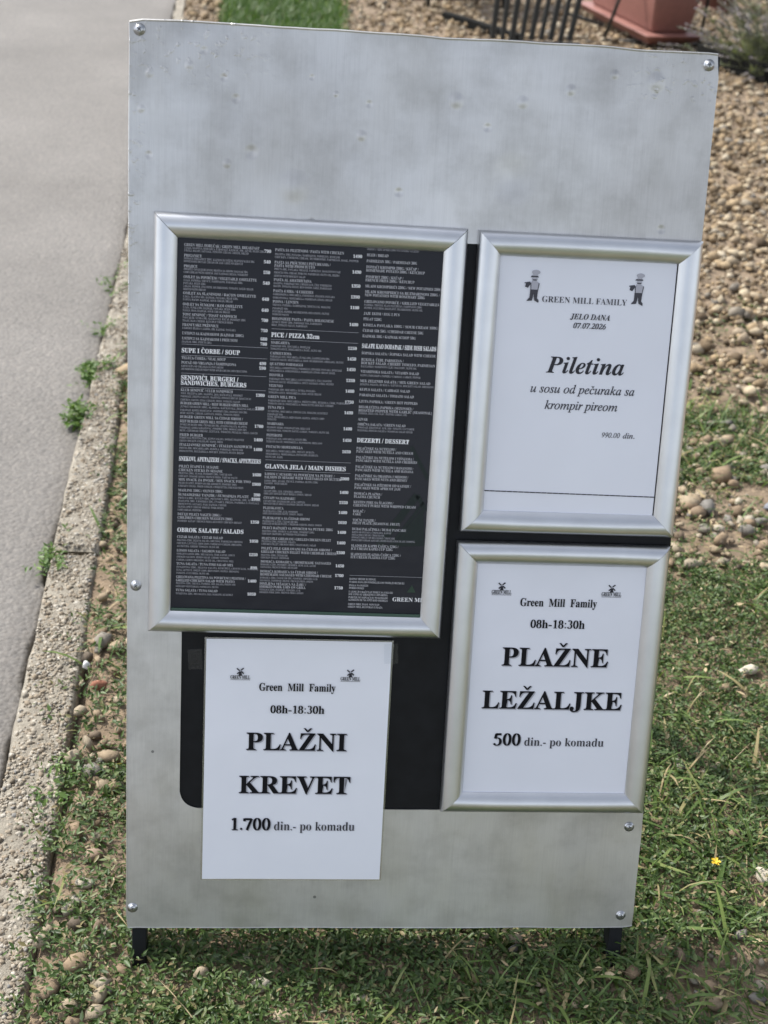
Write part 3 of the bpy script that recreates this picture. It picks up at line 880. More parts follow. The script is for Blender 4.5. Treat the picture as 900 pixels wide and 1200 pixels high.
for i in range(n):
    bm.faces.new((front[i], back[i], back[(i + 1) % n], front[(i + 1) % n]))
es = [e for e in bm.edges if f in e.link_faces]
bmesh.ops.bevel(bm, geom=es, offset=.0006, segments=2, affect='EDGES', profile=.5)
bmesh.ops.triangulate(bm, faces=[q for q in bm.faces if len(q.verts) > 4])
for a_, b_ in zip(ol, ol[1:] + ol[:1]):              # the trimmed rim is rolled into a thin bead
    on = lambda p: p[1] > H - .006 or p[1] < .003 or p[0] < .003
    if on(a_) and on(b_):
        r_ = .0013 if min(a_[1], b_[1]) > H - .006 else .0008
        add_bar(bm, (a_[0], a_[1], -.0004), (b_[0], b_[1], -.0004), r_, seg=6)
stand_part('metal_sheet', bm, M_SHEET)

bm = bmesh.new()
add_box(bm, (W / 2 + .0012, H / 2, -.0082), (W - .001, H - .004, .012), bevel=.001)
stand_part('backing_panel', bm, M_PANEL)
# welded square-tube frame behind the panel
bm = bmesh.new()
for u in (.016, W - .016):
    add_box(bm, (u, H / 2 - .004, -.0275), (.025, H - .02, .026), bevel=.002)
for v_ in (.03, H * .5, H - .035):
    add_box(bm, (W / 2, v_, -.0280), (W - .058, .025, .0255), bevel=.002)
stand_part('back_frame', bm, M_BLACK)
# front legs: the tubes run on below the sheet
for u in (.0125, W - .0205):
    bm = bmesh.new()
    add_box(bm, (u + .002, -.026, -.0143), (.0165, .064, .0240), bevel=.0012)
    stand_part('leg', bm, M_BLACK)
# prop legs leaning the other way
for u in (.06, W - .06):
    top = BOARD @ Vector((u, H - .10, -.045))
    foot = Vector((u, .62, .0))
    bm = bmesh.new()
    d = foot - top
    Mx = Matrix.Translation((top + foot) / 2) @ d.to_track_quat('Z', 'X').to_matrix().to_4x4()
    add_box(bm, (0, 0, 0), (.022, .022, d.length), Mx, bevel=.0015)
    from_bm('prop_leg', bm, M_BLACK, stand)
bm = bmesh.new()
add_box(bm, (W / 2, .515, .252), (W - .146, .018, .018), bevel=.0015)
from_bm('prop_crossbar', bm, M_BLACK, stand)
# pan-head screws
for (u, v_) in [(.0099, 1.0063), (.5994, 1.0050), (.0091, .4225), (.0069, .0266), (.5955, .0166), (.5951, .1346)]:
    r = .0042
    bm = bmesh.new()
    lathe(bm, [(r * 1.45, 0), (r * 1.45, .0006), (r * 1.02, .0008), (r, .0012), (r * .93, .0020), (r * .72, .0027), (r * .4, .0030), (r * .05, .0031)], 20)
    s = from_bm('screw', bm, M_STEEL, stand, True)
    s.matrix_local = BOARD @ Matrix.Translation((u, v_, 0.0001)) @ Matrix.Rotation(rng.uniform(0, 3), 4, 'Z')
    bm = bmesh.new()
    add_box(bm, (0, 0, .0030), (.0044, .0010, .0006)); add_box(bm, (0, 0, .00305), (.0010, .0044, .0006))
    from_bm('cross_slot', bm, M_DARKHOLE, s)

# ------------------------------------------------------------------ lettering
CARON = {'Ž': ('Z', 'v'), 'Č': ('C', 'v'), 'Š': ('S', 'v'), 'Ć': ('C', 'a'), 'ž': ('z', 'v'), 'č': ('c', 'v'), 'š': ('s', 'v'), 'ć': ('c', 'a'), 'Đ': ('D', '-'), 'đ': ('d', '-')}
def shape_chars(s, italic, bold):
    out = ''
    for c in s:
        c = CARON[c][0] if c in CARON else c
        if italic:
            cap, low = (0x1D468, 0x1D482) if bold else (0x1D434, 0x1D44E)
        else:
            cap, low = 0x1D400, 0x1D41A
        if 'A' <= c <= 'Z': out += chr(cap + ord(c) - 65)
        elif c == 'h' and italic and not bold: out += '\u210e'
        elif 'a' <= c <= 'z': out += chr(low + ord(c) - 97)
        elif '0' <= c <= '9': out += chr(0x1D7CE + ord(c) - 48)
        elif c == '-' : out += '-'
        else: out += c
    return out

# figures in the same thick-and-thin serif style, drawn as pen strokes: (points, closed)
def _arc(cx, cy, rx, ry, a0, a1, n=20):
    return [(cx + rx * math.cos(R(a0 + (a1 - a0) * i / n)), cy + ry * math.sin(R(a0 + (a1 - a0) * i / n))) for i in range(n + 1)]
def _line(a, b, n=4):
    return [(a[0] + (b[0] - a[0]) * i / n, a[1] + (b[1] - a[1]) * i / n) for i in range(n + 1)]
FIG = {
    '0': [_arc(.25, .33, .165, .315, 0, 360, 36)],
    '1': [_line((.27, .02), (.27, .66)), _line((.10, .56), (.27, .645), 3), _line((.11, .014), (.43, .014), 3)],
    '2': [_arc(.235, .475, .150, .175, 165, -25, 18) + _line((.36, .38), (.07, .06), 5)[1:], _line((.05, .05), (.43, .05), 3), _line((.43, .03), (.45, .15), 2)],
    '3': [_arc(.225, .505, .130, .150, 155, -85, 18), _arc(.215, .185, .165, .180, 88, -160, 22)],
    '4': [_line((.33, 0), (.33, .66)), _line((.33, .65), (.04, .19), 4), _line((.03, .19), (.46, .19), 3)],
    '5': [_line((.13, .61), (.42, .61), 3), _line((.15, .63), (.10, .37), 3), _arc(.205, .205, .185, .205, 120, -150, 24)],
    '6': [_arc(.255, .205, .155, .190, 0, 360, 30), _arc(.46, .205, .365, .45, 180, 105, 16)],
    '7': [_line((.06, .60), (.45, .60), 3), _line((.44, .62), (.19, 0), 5), _line((.05, .64), (.05, .49), 2)],
    '8': [_arc(.25, .495, .130, .150, 0, 360, 28), _arc(.25, .175, .160, .172, 0, 360, 30)],
    '9': [_arc(.245, .455, .155, .190, 0, 360, 30), _arc(.04, .455, .365, .45, 0, -75, 16)],
}
def figure_strips(ch, thick, thin):
    out = []
    for pts in FIG[ch]:
        P = np.array(pts); closed = np.allclose(P[0], P[-1])
        T = np.gradient(P, axis=0)
        if closed: T[0] = T[-1] = P[1] - P[-2]
        T /= np.maximum(np.linalg.norm(T, axis=1), 1e-9)[:, None]
        w = thin + (thick - thin) * np.abs(T[:, 1]) ** 1.6
        if ch in '25' and len(pts) <= 4 and abs(P[0, 1] - P[-1, 1]) < .01: w = w * 0 + thick * .72
        if ch == '7' and len(pts) == 4: w = w * 0 + thick * .72
        N = np.stack([-T[:, 1], T[:, 0]], 1) * (w / 2)[:, None]
        A, B = P + N, P - N
        for i in range(len(P) - 1):
            out.append([A[i], A[i + 1], B[i + 1], B[i]])
    return out

class Letters:
    """gathers lines of serif print and builds them all as one flat mesh of letter shapes"""
    def __init__(self, res=2):
        self.jobs = []; self.polys = []; self.res = res
    def text(self, s, x0, x1, y, cap, ink=0, bold=True, italic=False, z=0.0, off=0.0, shear=0.0, xs=1.0):
        self.jobs.append((s, x0, x1, y, cap, ink, bold, italic, z, off, shear, xs))
    def mixed(self, s, x0, x1, y, cap, ink=0, z=0.0, slant=0.0, thick=.150, thin=.042):
        """a line of figures, stops and the odd letter h"""
        k = cap / .66; adv = {'.': .25, ':': .30, '-': .36, 'h': .55}
        tot = sum(adv.get(c, .5) for c in s)
        kx = (x1 - x0) / (tot - .10); x = x0 - .05 * kx
        for i, c in enumerate(s):
            zz = z + 1e-7 * i
            tr = lambda p: (x + p[0] * kx + slant * p[1] * k, y + p[1] * k)
            if c in FIG:
                for q, st in enumerate(figure_strips(c, thick, thin)): self.poly([tr(p) for p in st], ink, zz + 2e-8 * q)
            elif c in '.:':
                for cy in ((.065,) if c == '.' else (.065, .40)):
                    self.poly([tr((.125 + .02 * (c == ':') + .062 * math.cos(a), cy + .062 * math.sin(a))) for a in np.linspace(0, 2 * math.pi, 10, endpoint=False)], ink, zz)
            elif c == '-':
                self.poly([tr(p) for p in ((.04, .17), (.32, .17), (.32, .26), (.04, .26))], ink, zz)
            elif c == 'h':
                self.text('h', tr((.02, 0))[0], tr((.54, 0))[0], y, cap, ink, z=zz, off=.004)
            x += adv.get(c, .5) * kx
    def poly(self, pts, ink=0, z=0.0):
        self.polys.append((pts, ink, z))
    def build(self, name, mats, parent, z):
        obs = []
        def font(body, off, shear):
            c = bpy.data.curves.new('print', 'FONT')
            c.body = body; c.size = 1.0; c.resolution_u = self.res; c.offset = off; c.shear = shear
            o = bpy.data.objects.new('print', c); col.objects.link(o); obs.append(o)
            return o
        recs = []
        for (s, x0, x1, y, cap, ink, bold, italic, zz, off, shear, xs) in self.jobs:
            main = font(shape_chars(s, italic, bold), off, shear)
            marks = []
            for i, c in enumerate(s):
                if c in CARON:
                    marks.append((c, font(shape_chars(s[:i + 1], italic, bold), off, shear), font(shape_chars(c, italic, bold), off, shear)))
            recs.append((main, marks))
        bpy.context.view_layer.update()
        dg = bpy.context.evaluated_depsgraph_get()
        def grab(o):
            me = o.evaluated_get(dg).to_mesh()
            n = len(me.vertices)
            co = np.zeros(n * 3, np.float32); me.vertices.foreach_get('co', co)
            faces = [tuple(p.vertices) for p in me.polygons]
            return co.reshape(-1, 3), faces
        V, F, MI = [], [], []
        nv = 0
        CAPH = 0.62
        ref = font('\U0001D407', 0, 0)
        bpy.context.view_layer.update(); dg = bpy.context.evaluated_depsgraph_get()
        CAPH = float(grab(ref)[0][:, 1].max())
        for (s, x0, x1, y, cap, ink, bold, italic, zz, off, shear, xs), (main, marks) in zip(self.jobs, recs):
            co, faces = grab(main)
            if not len(co): continue
            lo, hi = co[:, 0].min(), co[:, 0].max()
            sy = cap / CAPH
            if x1 is None: sx = sy * xs; ox = x0 - lo * sx
            elif x0 is None: sx = sy * xs; ox = x1 - hi * sx
            else: sx = (x1 - x0) / (hi - lo); ox = x0 - lo * sx
            parts = [(co, faces)]
            for c, pre, single in marks:
                pc, _ = grab(pre); sc, _ = grab(single)
                right = pc[:, 0].max(); wid = sc[:, 0].max() - sc[:, 0].min(); top = sc[:, 1].max()
                cx = right - wid / 2 + (0.06 if italic else 0); g = .055; t = .075; hw = .16 if c.isupper() else .13; hh = .15
                if CARON[c][1] == 'v':
                    P = [(cx - hw, top + g + hh), (cx - hw + t, top + g + hh), (cx, top + g + .06), (cx + hw - t, top + g + hh), (cx + hw, top + g + hh), (cx + .035, top + g), (cx - .035, top + g)]
                    parts.append((np.array([(a_, b_, 0) for a_, b_ in P]), [(0, 6, 2, 1), (6, 5, 2), (5, 4, 3, 2)]))
                elif CARON[c][1] == 'a':
                    P = [(cx - .06, top + g), (cx + .01, top + g), (cx + .14, top + g + hh), (cx + .02, top + g + hh)]
                    parts.append((np.array([(a_, b_, 0) for a_, b_ in P]), [(0, 1, 2, 3)]))
                else:
                    P = [(cx - .02, top * .82), (cx + .24, top * .82), (cx + .24, top * .90), (cx - .02, top * .90)]
                    parts.append((np.array([(a_, b_, 0) for a_, b_ in P]), [(0, 1, 2, 3)]))
            for co_, fs in parts:
                q = np.zeros((len(co_), 3)); q[:, 0] = co_[:, 0] * sx + ox; q[:, 1] = co_[:, 1] * sy + y; q[:, 2] = z + zz
                V.append(q); F += [tuple(i + nv for i in f_) for f_ in fs]; MI += [ink] * len(fs); nv += len(q)
        for pts, ink, zz in self.polys:
            V.append(np.array([(p[0], p[1], z + zz) for p in pts])); F.append(tuple(range(nv, nv + len(pts)))); MI.append(ink); nv += len(pts)
        for o in obs:
            c = o.data; bpy.data.objects.remove(o); bpy.data.curves.remove(c)
        V = np.concatenate(V) * [.001, .001, 1]
        me = bpy.data.meshes.new(name)
        me.from_pydata([tuple(v) for v in V], [], F)
        me.polygons.foreach_set('material_index', MI)
        me.update()
        # every letter faces the reader
        bmq = bmesh.new(); bmq.from_mesh(me)
        for f_ in bmq.faces:
            f_.normal_update()
            if f_.normal.z < 0: f_.normal_flip()
        bmq.to_mesh(me); bmq.free()
        return link(name, me, mats, parent)

def windmill(L, x, y, s, ink=0, z=0.0):
    """four sails crossed over a small tower"""
    for ang in (40, 140, 222, 318):
        a_ = R(ang); d = np.array([math.cos(a_), math.sin(a_)]); n_ = np.array([-d[1], d[0]])
        c_ = np.array([x, y])
        L.poly([c_ + d * s * .12 - n_ * s * .07, c_ + d * s * 1.0 - n_ * s * .10, c_ + d * s * 1.0 + n_ * s * .20, c_ + d * s * .3 + n_ * s * .2, c_ + d * s * .12 + n_ * s * .07], ink, z)
    L.poly([(x - s * .42, y - s * 1.15), (x + s * .42, y - s * 1.15), (x + s * .24, y - s * .15), (x - s * .24, y - s * .15)], ink, z + .00002)

def cook(L, x, y, k=1.0):
    """small printed emblem: a cook with a tray on one hand, about 13 by 34 mm"""
    def P(pts, ink, z=0.0): L.poly([(x + px * k, y + py * k) for px, py in pts], ink, z)
    el = lambda cx, cy, rx, ry, n=12: [(cx + rx * math.cos(2 * math.pi * i / n), cy + ry * math.sin(2 * math.pi * i / n)) for i in range(n)]
    P(el(1.5, 31.5, 4.6, 2.4), 2, 0); P([(-1.6, 27.5), (3.2, 27.5), (3.6, 31), (-2.0, 31)], 2, .00001)
    P([(-4.0, 26.0), (4.6, 26.0), (4.0, 27.6), (-3.2, 27.6)], 1, .00002)
    P(el(.6, 24.2, 2.9, 2.6), 2, .00001); P([(-1.8, 22.6), (3.0, 22.6), (2.6, 23.8), (-1.4, 23.8)], 1, .00003)
    P([(-3.2, 12.5), (4.6, 12.5), (5.6, 20), (3.0, 22), (-2.2, 22), (-3.8, 18)], 2, 0)
    P([(-3.4, 12.5), (-2.6, 12.5), (-2.9, 20.6), (-3.7, 18.6)], 1, .00003); P([(4.2, 12.5), (5, 12.5), (6.1, 19.6), (5.2, 20.6)], 1, .00003)
    P([(-9.4, 15.6), (-6.4, 14.6), (-3.0, 19.6), (-4.4, 21.0), (-8.8, 19.8)], 1, .00001); P([(-10.2, 19.2), (-4.2, 20.4), (-4.3, 21.3), (-10.3, 20.2)], 1, .00002)
    P([(-3.8, 4.5), (-.2, 4.5), (.4, 9), (1.0, 4.5), (4.4, 3.8), (5.0, 13), (-3.6, 13)], 0, .00002)
    P([(-7.0, 0.6), (-1.0, 1.2), (-.2, 4.6), (-3.8, 4.6)], 0, .00001); P([(1.6, 1.4), (6.2, -.8), (6.4, 1.8), (4.4, 4.0), (1.0, 4.6)], 0, .00001)

# ------------------------------------------------------------------ snap frames
PROFILE = [(.0, .0), (.0, .0045), (.0006, .0068), (.0020, .0092), (.0045, .0112), (.0078, .0125), (.0112, .0130), (.0146, .0127), (.0178, .0117), (.0206, .0101), (.0228, .0083), (.0243, .0068), (.0250, .0060), (.0250, .0018)]
def frame_bar(L, gap):
    """one mitred length along +x, outer edge on y = 0, the profile rising in z and inwards in +y"""
    bm = bmesh.new()
    rows = []
    for (d, z) in PROFILE:
        ins = d + gap
        rows.append([bm.verts.new((ins + (L - 2 * ins) * t, d, z)) for t in (0, .25, .5, .75, 1)])
    for a_, b_ in zip(rows[:-1], rows[1:]):
        for i in range(4):
            bm.faces.new((a_[i], a_[i + 1], b_[i + 1], b_[i]))
    for i in range(4):
        bm.faces.new((rows[0][i + 1], rows[0][i], rows[-1][i], rows[-1][i + 1]))
    bm.faces.new([r_[0] for r_ in rows]); bm.faces.new([r_[4] for r_ in reversed(rows)])
    bmesh.ops.recalc_face_normals(bm, faces=bm.faces); bm.normal_update()
    for f_ in bm.faces: f_.smooth = True
    for e in bm.edges:
        if len(e.link_faces) == 2 and e.calc_face_angle(0) > R(35): e.smooth = False
    return bm

def snap_frame(name, label, cx, cy, w, h, rot, gaps):
    root = empty(name, BOARD @ Matrix.Translation((cx, cy, .0004)) @ Matrix.Rotation(rot, 4, 'Z'), label, 'poster frame', 'aluminium snap frames on the board')
    for k_, (L, M_) in enumerate([(w, Matrix.Translation((-w / 2, -h / 2, 0))),
                                  (h, Matrix.Translation((w / 2, -h / 2, 0)) @ Matrix.Rotation(R(90), 4, 'Z')),
                                  (w, Matrix.Translation((w / 2, h / 2, 0)) @ Matrix.Rotation(R(180), 4, 'Z')),
                                  (h, Matrix.Translation((-w / 2, h / 2, 0)) @ Matrix.Rotation(R(-90), 4, 'Z'))]):
        bm = frame_bar(L, gaps[k_])
        b = from_bm('frame_bar', bm, M_ANOD, root)
        b.matrix_local = M_
    bm = bmesh.new()
    add_box(bm, (0, 0, .0012), (w - .006, h - .006, .0016))
    from_bm('back_plate', bm, M_BLACK, root)
    return root

def sheet_of_paper(name, w, h, z, m, parent, cx=0, cy=0, amp=.0006, th=.0003):
    bm = bmesh.new()
    nx, ny = 16, 22
    g = [[bm.verts.new((cx - w / 2 + w * i / nx, cy - h / 2 + h * j / ny, z + amp * (float(nz3(i * .35 + cx * 40 + 5, j * .35 + cy * 40 + 2, 1.6, 2)) - .8))) for j in range(ny + 1)] for i in range(nx + 1)]
    for i in range(nx):
        for j in range(ny):
            bm.faces.new((g[i][j], g[i + 1][j], g[i + 1][j + 1], g[i][j + 1]))
    r_ = bmesh.ops.extrude_face_region(bm, geom=list(bm.faces))
    for v in r_['geom']:
        if isinstance(v, bmesh.types.BMVert): v.co.z -= th
    bmesh.ops.recalc_face_normals(bm, faces=bm.faces); bm.normal_update()
    for f_ in bm.faces: f_.smooth = True
    for e in bm.edges:
        if len(e.link_faces) == 2 and e.calc_face_angle(0) > R(35): e.smooth = False
    return from_bm(name, bm, m, parent)

# the black menu poster
fm = snap_frame('poster_frame', 'largest silver frame holding the black printed menu', .1890, .5987, .3297, .4568, -.0075, (.0001, .0001, .0005, .0001))
po = sheet_of_paper('menu_poster', .300, .422, .0050, M_MENU, fm, amp=.0004)
L = Letters(res=2)
COLX = [(-132.7, 196.0, -134.4, -180.5), (-38.2, 196.6, -42.2, -175.7), (58.5, 196.4, 57.6, -187.6)]
PRX = [(-42.4, 196.4, -46.0, -179.8), (53.5, 196.1, 50.7, -168.8), (143.4, 196, 141.2, -185)]
def colx(t, y): return t[0] + (t[2] - t[0]) * (y - t[1]) / (t[3] - t[1])
MAXW = [90, 90, 82]
for (c, kd, y, s, price) in MENU:
    x = colx(COLX[c], y); xr = colx(PRX[c], y)
    if kd == 'R':
        L.poly([(x, y - .2), (xr + 1, y - .2), (xr + 1, y + .2), (x, y + .2)], 2); continue
    cap, ink, xs, off = dict(H=(4.6, 0, .86, .014), T=(2.8, 1, .80, .0), D=(2.15, 2, .70, 0), F=(2.2, 1, .74, 0))[kd]
    s2 = s if kd == 'H' else s.upper()
    est = len(s) * cap * xs * .98
    lim = MAXW[c] if kd != 'T' or not price or c == 2 else MAXW[c] - 12
    if kd == 'F': lim = 62
    if est > lim * .95: L.text(s2, x, x + lim * min(1, .93 + .05 * ((len(s) * 7) % 3)), y - cap / 2, cap, ink, z=.00001, off=off)
    else: L.text(s2, x, None, y - cap / 2, cap, ink, xs=xs, z=.00001, off=off)
    if price:
        if c == 2: L.text(price + '50', xr - 1.6, None, y - 1.4 - 2.0, 2.9, 0, xs=.9, z=.00001, off=.010)
        else: L.text(price, None, xr, y - 1.4 - 2.6, 3.1, 0, xs=.95, z=.00001, off=.012)
L.text('GREEN MILL', 107.5, 149.5, -185.4, 4.6, 0, z=.00001)
L.poly([(123, -174.5), (133, -174.5), (128.5, -166)], 3, .00001)
# dark green windmill printed faintly behind the dessert list
def sail(a0, b0, wd):
    a_, b_ = np.array(a0, float), np.array(b0, float); d = (b_ - a_) / np.linalg.norm(b_ - a_); n_ = np.array([-d[1], d[0]]) * wd
    L.poly([a_ - n_, b_ - n_, b_ + n_, a_ + n_], 4, -.00012)
sail((88, -122), (128, -62), 4); sail((98, -126), (136, -70), 1.6); sail((128, -62), (139, -80), 2.5); sail((118, -8), (139, -44), 2.2)
L.poly([(118, -100), (136, -76), (139, -120), (104, -122)], 4, -.00014)
L.build('lettering', [M_W1, M_W2, M_W3, M_GREEN, M_GREENPRINT], po, .00535)
bm = bmesh.new(); add_box(bm, (0, -.2018, .0060), (.279, .0035, .0008))
from_bm('cover_edge', bm, M_GREENEDGE, fm)

# dish of the day poster
fd = snap_frame('poster_frame', 'upper right silver frame holding the white dish of the day sheet', .4886, .6600, .2444, .3295, -.002, (.0001, .0001, .0001, .0001))
po = sheet_of_paper('paper_sheet', .1945, .285, .0050, M_PAPER2, fd, cx=-.0012, amp=.0008)
L = Letters(res=3)
for (s, st, x0, x1, y, cap) in DISH:
    it = 'i' in st
    digits = all(ch in '0123456789.' for ch in s)
    if digits:
        L.mixed(s, x0, x1 - (2.2 if cap < 5.8 else 0), y, cap, 0, .00002, .2, *((.13, .04) if 'b' in st else (.09, .04))); continue
    L.text(s, x0, x1, y, cap, 1 if 'r' in st or st == 'i' else 0, bold='b' in st or not it, italic=it and not digits, shear=.22 if it and digits else 0, off=-.008 if 'r' in st else (.010 if st == 'i' else .004), z=.00002)
for i in range(30):
    L.poly([(-98 + i * 6.5, -117.6 - i * .05), (-98 + i * 6.5 + 6.1, -117.6 - i * .05), (-98 + i * 6.5 + 6.1, -116.5 - i * .05), (-98 + i * 6.5, -116.5 - i * .05)], 0)
L.build('lettering', [M_INK3, M_INK4], po, .00535)
for (x, y) in ((-59.0, 92.5), (55.5, 94.0)):
    Lc = Letters(); cook(Lc, x, y, 1.0)
    Lc.build('emblem', [M_INK4, M_INK4, M_INK5], po, .00535)

# sunbed-chair price poster
fc = snap_frame('poster_frame', 'lower right silver frame holding the white price sheet for beach chairs', .4865, .3198, .2444, .3290, -.001, (.0001, .0001, .0003, .0001))
po = sheet_of_paper('paper_sheet', .200, .285, .0050, M_PAPER2, fc, amp=.0008)
def price_page(rows, parent, z):
    L = Letters(res=3)
    for (s, st, x0, x1, y, cap) in rows:
        tiny = s == 'GREEN MILL'
        if s[0].isdigit():
            if 's' in st: L.mixed(s, x0 + cap * .05, x1 + cap * .05, y - cap * .05, cap, 2, 0, 0, .155, .06)
            L.mixed(s, x0, x1, y, cap, 0, .00005); continue
        if 's' in st:
            d = cap * .045
            L.text(s, x0 + d, x1 + d, y - d, cap, 2, off=-.004 if 'r' in st else .012, z=0)
        L.text(s, x0, x1, y, cap, 1 if 'r' in st else 0, off=-.010 if 'r' in st else .006, z=.00005)
        if tiny:
            L.poly([(x0, y - .9), (x1, y - .9), (x1, y - 1.3), (x0, y - 1.3)], 1)
            windmill(L, (x0 + x1) / 2, y + cap + 5.4, 5.0, 1, .00002)
    return L.build('lettering', [M_INK, M_INK3, M_INK2], parent, z)
price_page(CHAIRS, po, .00535)

# laminated sheet taped on below the menu frame
pn = empty('paper_notice', BOARD @ Matrix.Translation((.1925, .2139, .0006)) @ Matrix.Rotation(-.0011, 4, 'Z'), 'laminated white price notice for beach beds taped under the menu frame', 'notice')
po = sheet_of_paper('paper_sheet', .2095, .2975, .0020, M_PAPER, pn, amp=.0013)
price_page(BEDS, po, .0026)
bm = bmesh.new()
for (c_, s_) in (((0, .1496, .0012), (.2135, .0018, .0003)), ((0, -.1496, .0012), (.2135, .0018, .0003)), ((-.1058, 0, .0012), (.0018, .2974, .0003)), ((.1058, 0, .0012), (.0018, .2974, .0003))):
    add_box(bm, c_, s_)
from_bm('laminate_margin', bm, M_MARGIN, pn)
for x in (-.1105, .1108):
    bm = bmesh.new(); add_box(bm, (x, .130, .0026), (.016, .024, .0002), Matrix.Rotation(.05, 4, 'Z'))
    from_bm('tape_strip', bm, M_FILM, pn)

# ------------------------------------------------------------------ stones
def ico(sub):
    bm = bmesh.new(); bmesh.ops.create_icosphere(bm, subdivisions=sub, radius=1)
    V = np.array([v.co[:] for v in bm.verts]); F = np.array([[v.index for v in f.verts] for f in bm.faces]); bm.free()
    return V, F
def stone_templates(sub, n, seed):
    r_ = np.random.default_rng(seed); V, F = ico(sub); out = []
    for _ in range(n):
        D = r_.normal(size=(11, 3)); D /= np.linalg.norm(D, axis=1)[:, None]
        k = np.ones(len(V))
        for d in D:                               # knock flats off a ball
            h = r_.uniform(.48, .88); dt = V @ d
            k = np.minimum(k, np.where(dt > 0, h / np.maximum(dt, 1e-6), 9))
        P = V * k[:, None] * (1 + .075 * r_.normal(size=len(V)))[:, None]
        out.append(P)
    return out, F
def stones_mesh(name, xy, size, m, sub=1, seed=3, sink=.3, z0=None, flat=(.45, .8)):
    r_ = np.random.default_rng(seed)
    T, F = stone_templates(sub, 14, seed)
    N = len(xy); idx = r_.integers(0, len(T), N)
    S = np.stack([size * r_.uniform(.75, 1.15, N), size * r_.uniform(.55, .95, N), size * r_.uniform(*flat, N)], 1) * .5
    az = r_.uniform(0, 2 * np.pi, N); tl = r_.normal(0, .25, N)
    base = np.stack(T)[idx]                       # N, nv, 3
    P = base * S[:, None, :]
    c, s = np.cos(tl)[:, None], np.sin(tl)[:, None]
    P = np.stack([P[..., 0] * c - P[..., 2] * s, P[..., 1], P[..., 0] * s + P[..., 2] * c], -1)
    c, s = np.cos(az)[:, None], np.sin(az)[:, None]
    P = np.stack([P[..., 0] * c - P[..., 1] * s, P[..., 0] * s + P[..., 1] * c, P[..., 2]], -1)
    z = ground_h(xy[:, 0], xy[:, 1]) if z0 is None else z0
    P += np.stack([xy[:, 0], xy[:, 1], z + S[:, 2] * (1 - 2 * sink)], 1)[:, None, :]
    nv = base.shape[1]
    FF = (F[None] + (np.arange(N) * nv)[:, None, None]).reshape(-1, 3)
    return np_mesh(name, P.reshape(-1, 3), FF, m, smooth=False)

def scatter(n, x0, x1, y0, y1, dens):
    x = rng.uniform(x0, x1, n); y = rng.uniform(y0, y1, n)
    keep = rng.random(n) < dens(x, y)
    return np.stack([x[keep], y[keep]], 1)
sstep = lambda a, b, x: np.clip((x - a) / (b - a), 0, 1) ** 2 * (3 - 2 * np.clip((x - a) / (b - a), 0, 1))

SPOTS = np.array([(.090, -.030, .018), (.160, -.045, .020), (.142, -.004, .010), (.285, -.062, .018), (.186, -.088, .020), (.832, .128, .026), (.945, .562, .03), (.985, .520, .03), (-.062, .160, .022), (-.066, .112, .018), (1.155, 1.085, .035), (-.094, .500, .024), (-.118, .545, .012), (.752, .128, .014)])
def in_soil(x, y):
    ok = x > kerb_r(y) + .004
    for sx, sy, sr in SPOTS: ok = ok & ((x - sx) ** 2 + (y + sr * .5 - sy) ** 2 > (sr * .85) ** 2)
    return ok
def lawn_zone(x, y):
    l = kerb_r(y) + .13 + .05 * nz1(x, y, .3); r_ = .50 + .10 * (nz2(x, y, .4) - .5)
    return sstep(0, .06, x - l) * sstep(0, .08, r_ - x) * sstep(4.0, 4.3, y)

def gravel_d(x, y):
    g = sstep(1.46, 1.68, y + .25 * (nz1(x, y, .4) - .5) + .10 * (x < .2))
    return np.where(in_soil(x, y), g * (1 - .93 * lawn_zone(x, y)), 0)
xy = scatter(104000, -.35, 4.2, 1.25, 8.0, lambda x, y: gravel_d(x, y) * np.where(y > 4.0, .62, 1) * np.where((y > 2.2) & (x < .55 + .12 * (y - 2.2)) & (x > .0), .6, 1))
size = np.clip(rng.lognormal(np.log(.0205), .52, len(xy)), .007, .062)
zz = ground_h(xy[:, 0], xy[:, 1]) + rng.uniform(-.004, .010, len(xy))
o = stones_mesh('gravel', xy, size, M_GRAVEL, 1, 5, .25, zz)
tag(o, 'tan gravel spread over the bed behind and right of the board', 'gravel', kind='stuff')

def pebble_d(x, y):
    left = np.where(x < .02, 1.5, .42)
    right = np.where((x > .55) & (y > .86) & (y < 1.5), 1.6, left)
    right = np.where((x > .66) & (y < .06), .9, right)
    return np.where(in_soil(x, y), right * sstep(.30, .62, nz2(x, y, .16)), 0)
xy = scatter(11000, -.16, 1.9, -.5, 1.55, pebble_d)
size = np.clip(rng.lognormal(np.log(.0120), .55, len(xy)), .005, .034)
size = np.where((xy[:, 1] > .8) & (xy[:, 0] > .5), size * 1.6, np.where(xy[:, 0] < .0, size * 1.3, size))
o = stones_mesh('pebbles', xy, size, M_PEBBLE, 1, 8, .30, ground_h(xy[:, 0], xy[:, 1]) + .005)
tag(o, 'scattered pebbles showing between the weeds around the board', 'pebbles', kind='stuff')

# pebbles standing proud of the worn kerb
n = 12000
y_ = np.where(rng.random(n) < .8, rng.uniform(-.35, 1.7, n), rng.uniform(1.7, 3.2, n)); t_ = rng.uniform(.06, .94, n)
xy = np.stack([kerb_l(y_) + (kerb_r(y_) - kerb_l(y_)) * t_, y_], 1)
size = np.clip(rng.lognormal(np.log(.0052), .48, n), .0025, .014)
kz = np.full(n, -.05)
for (a_, b_, lf, tl) in KERB_TOP:
    m_ = (y_ > a_ + .004) & (y_ < b_ - .004)
    kz = np.where(m_, .0078 + lf + tl * (t_ - .5), kz)
stones_mesh('aggregate', xy, size, M_AGG, 1, 19, .44, kz).parent = bpy.data.objects['kerb']

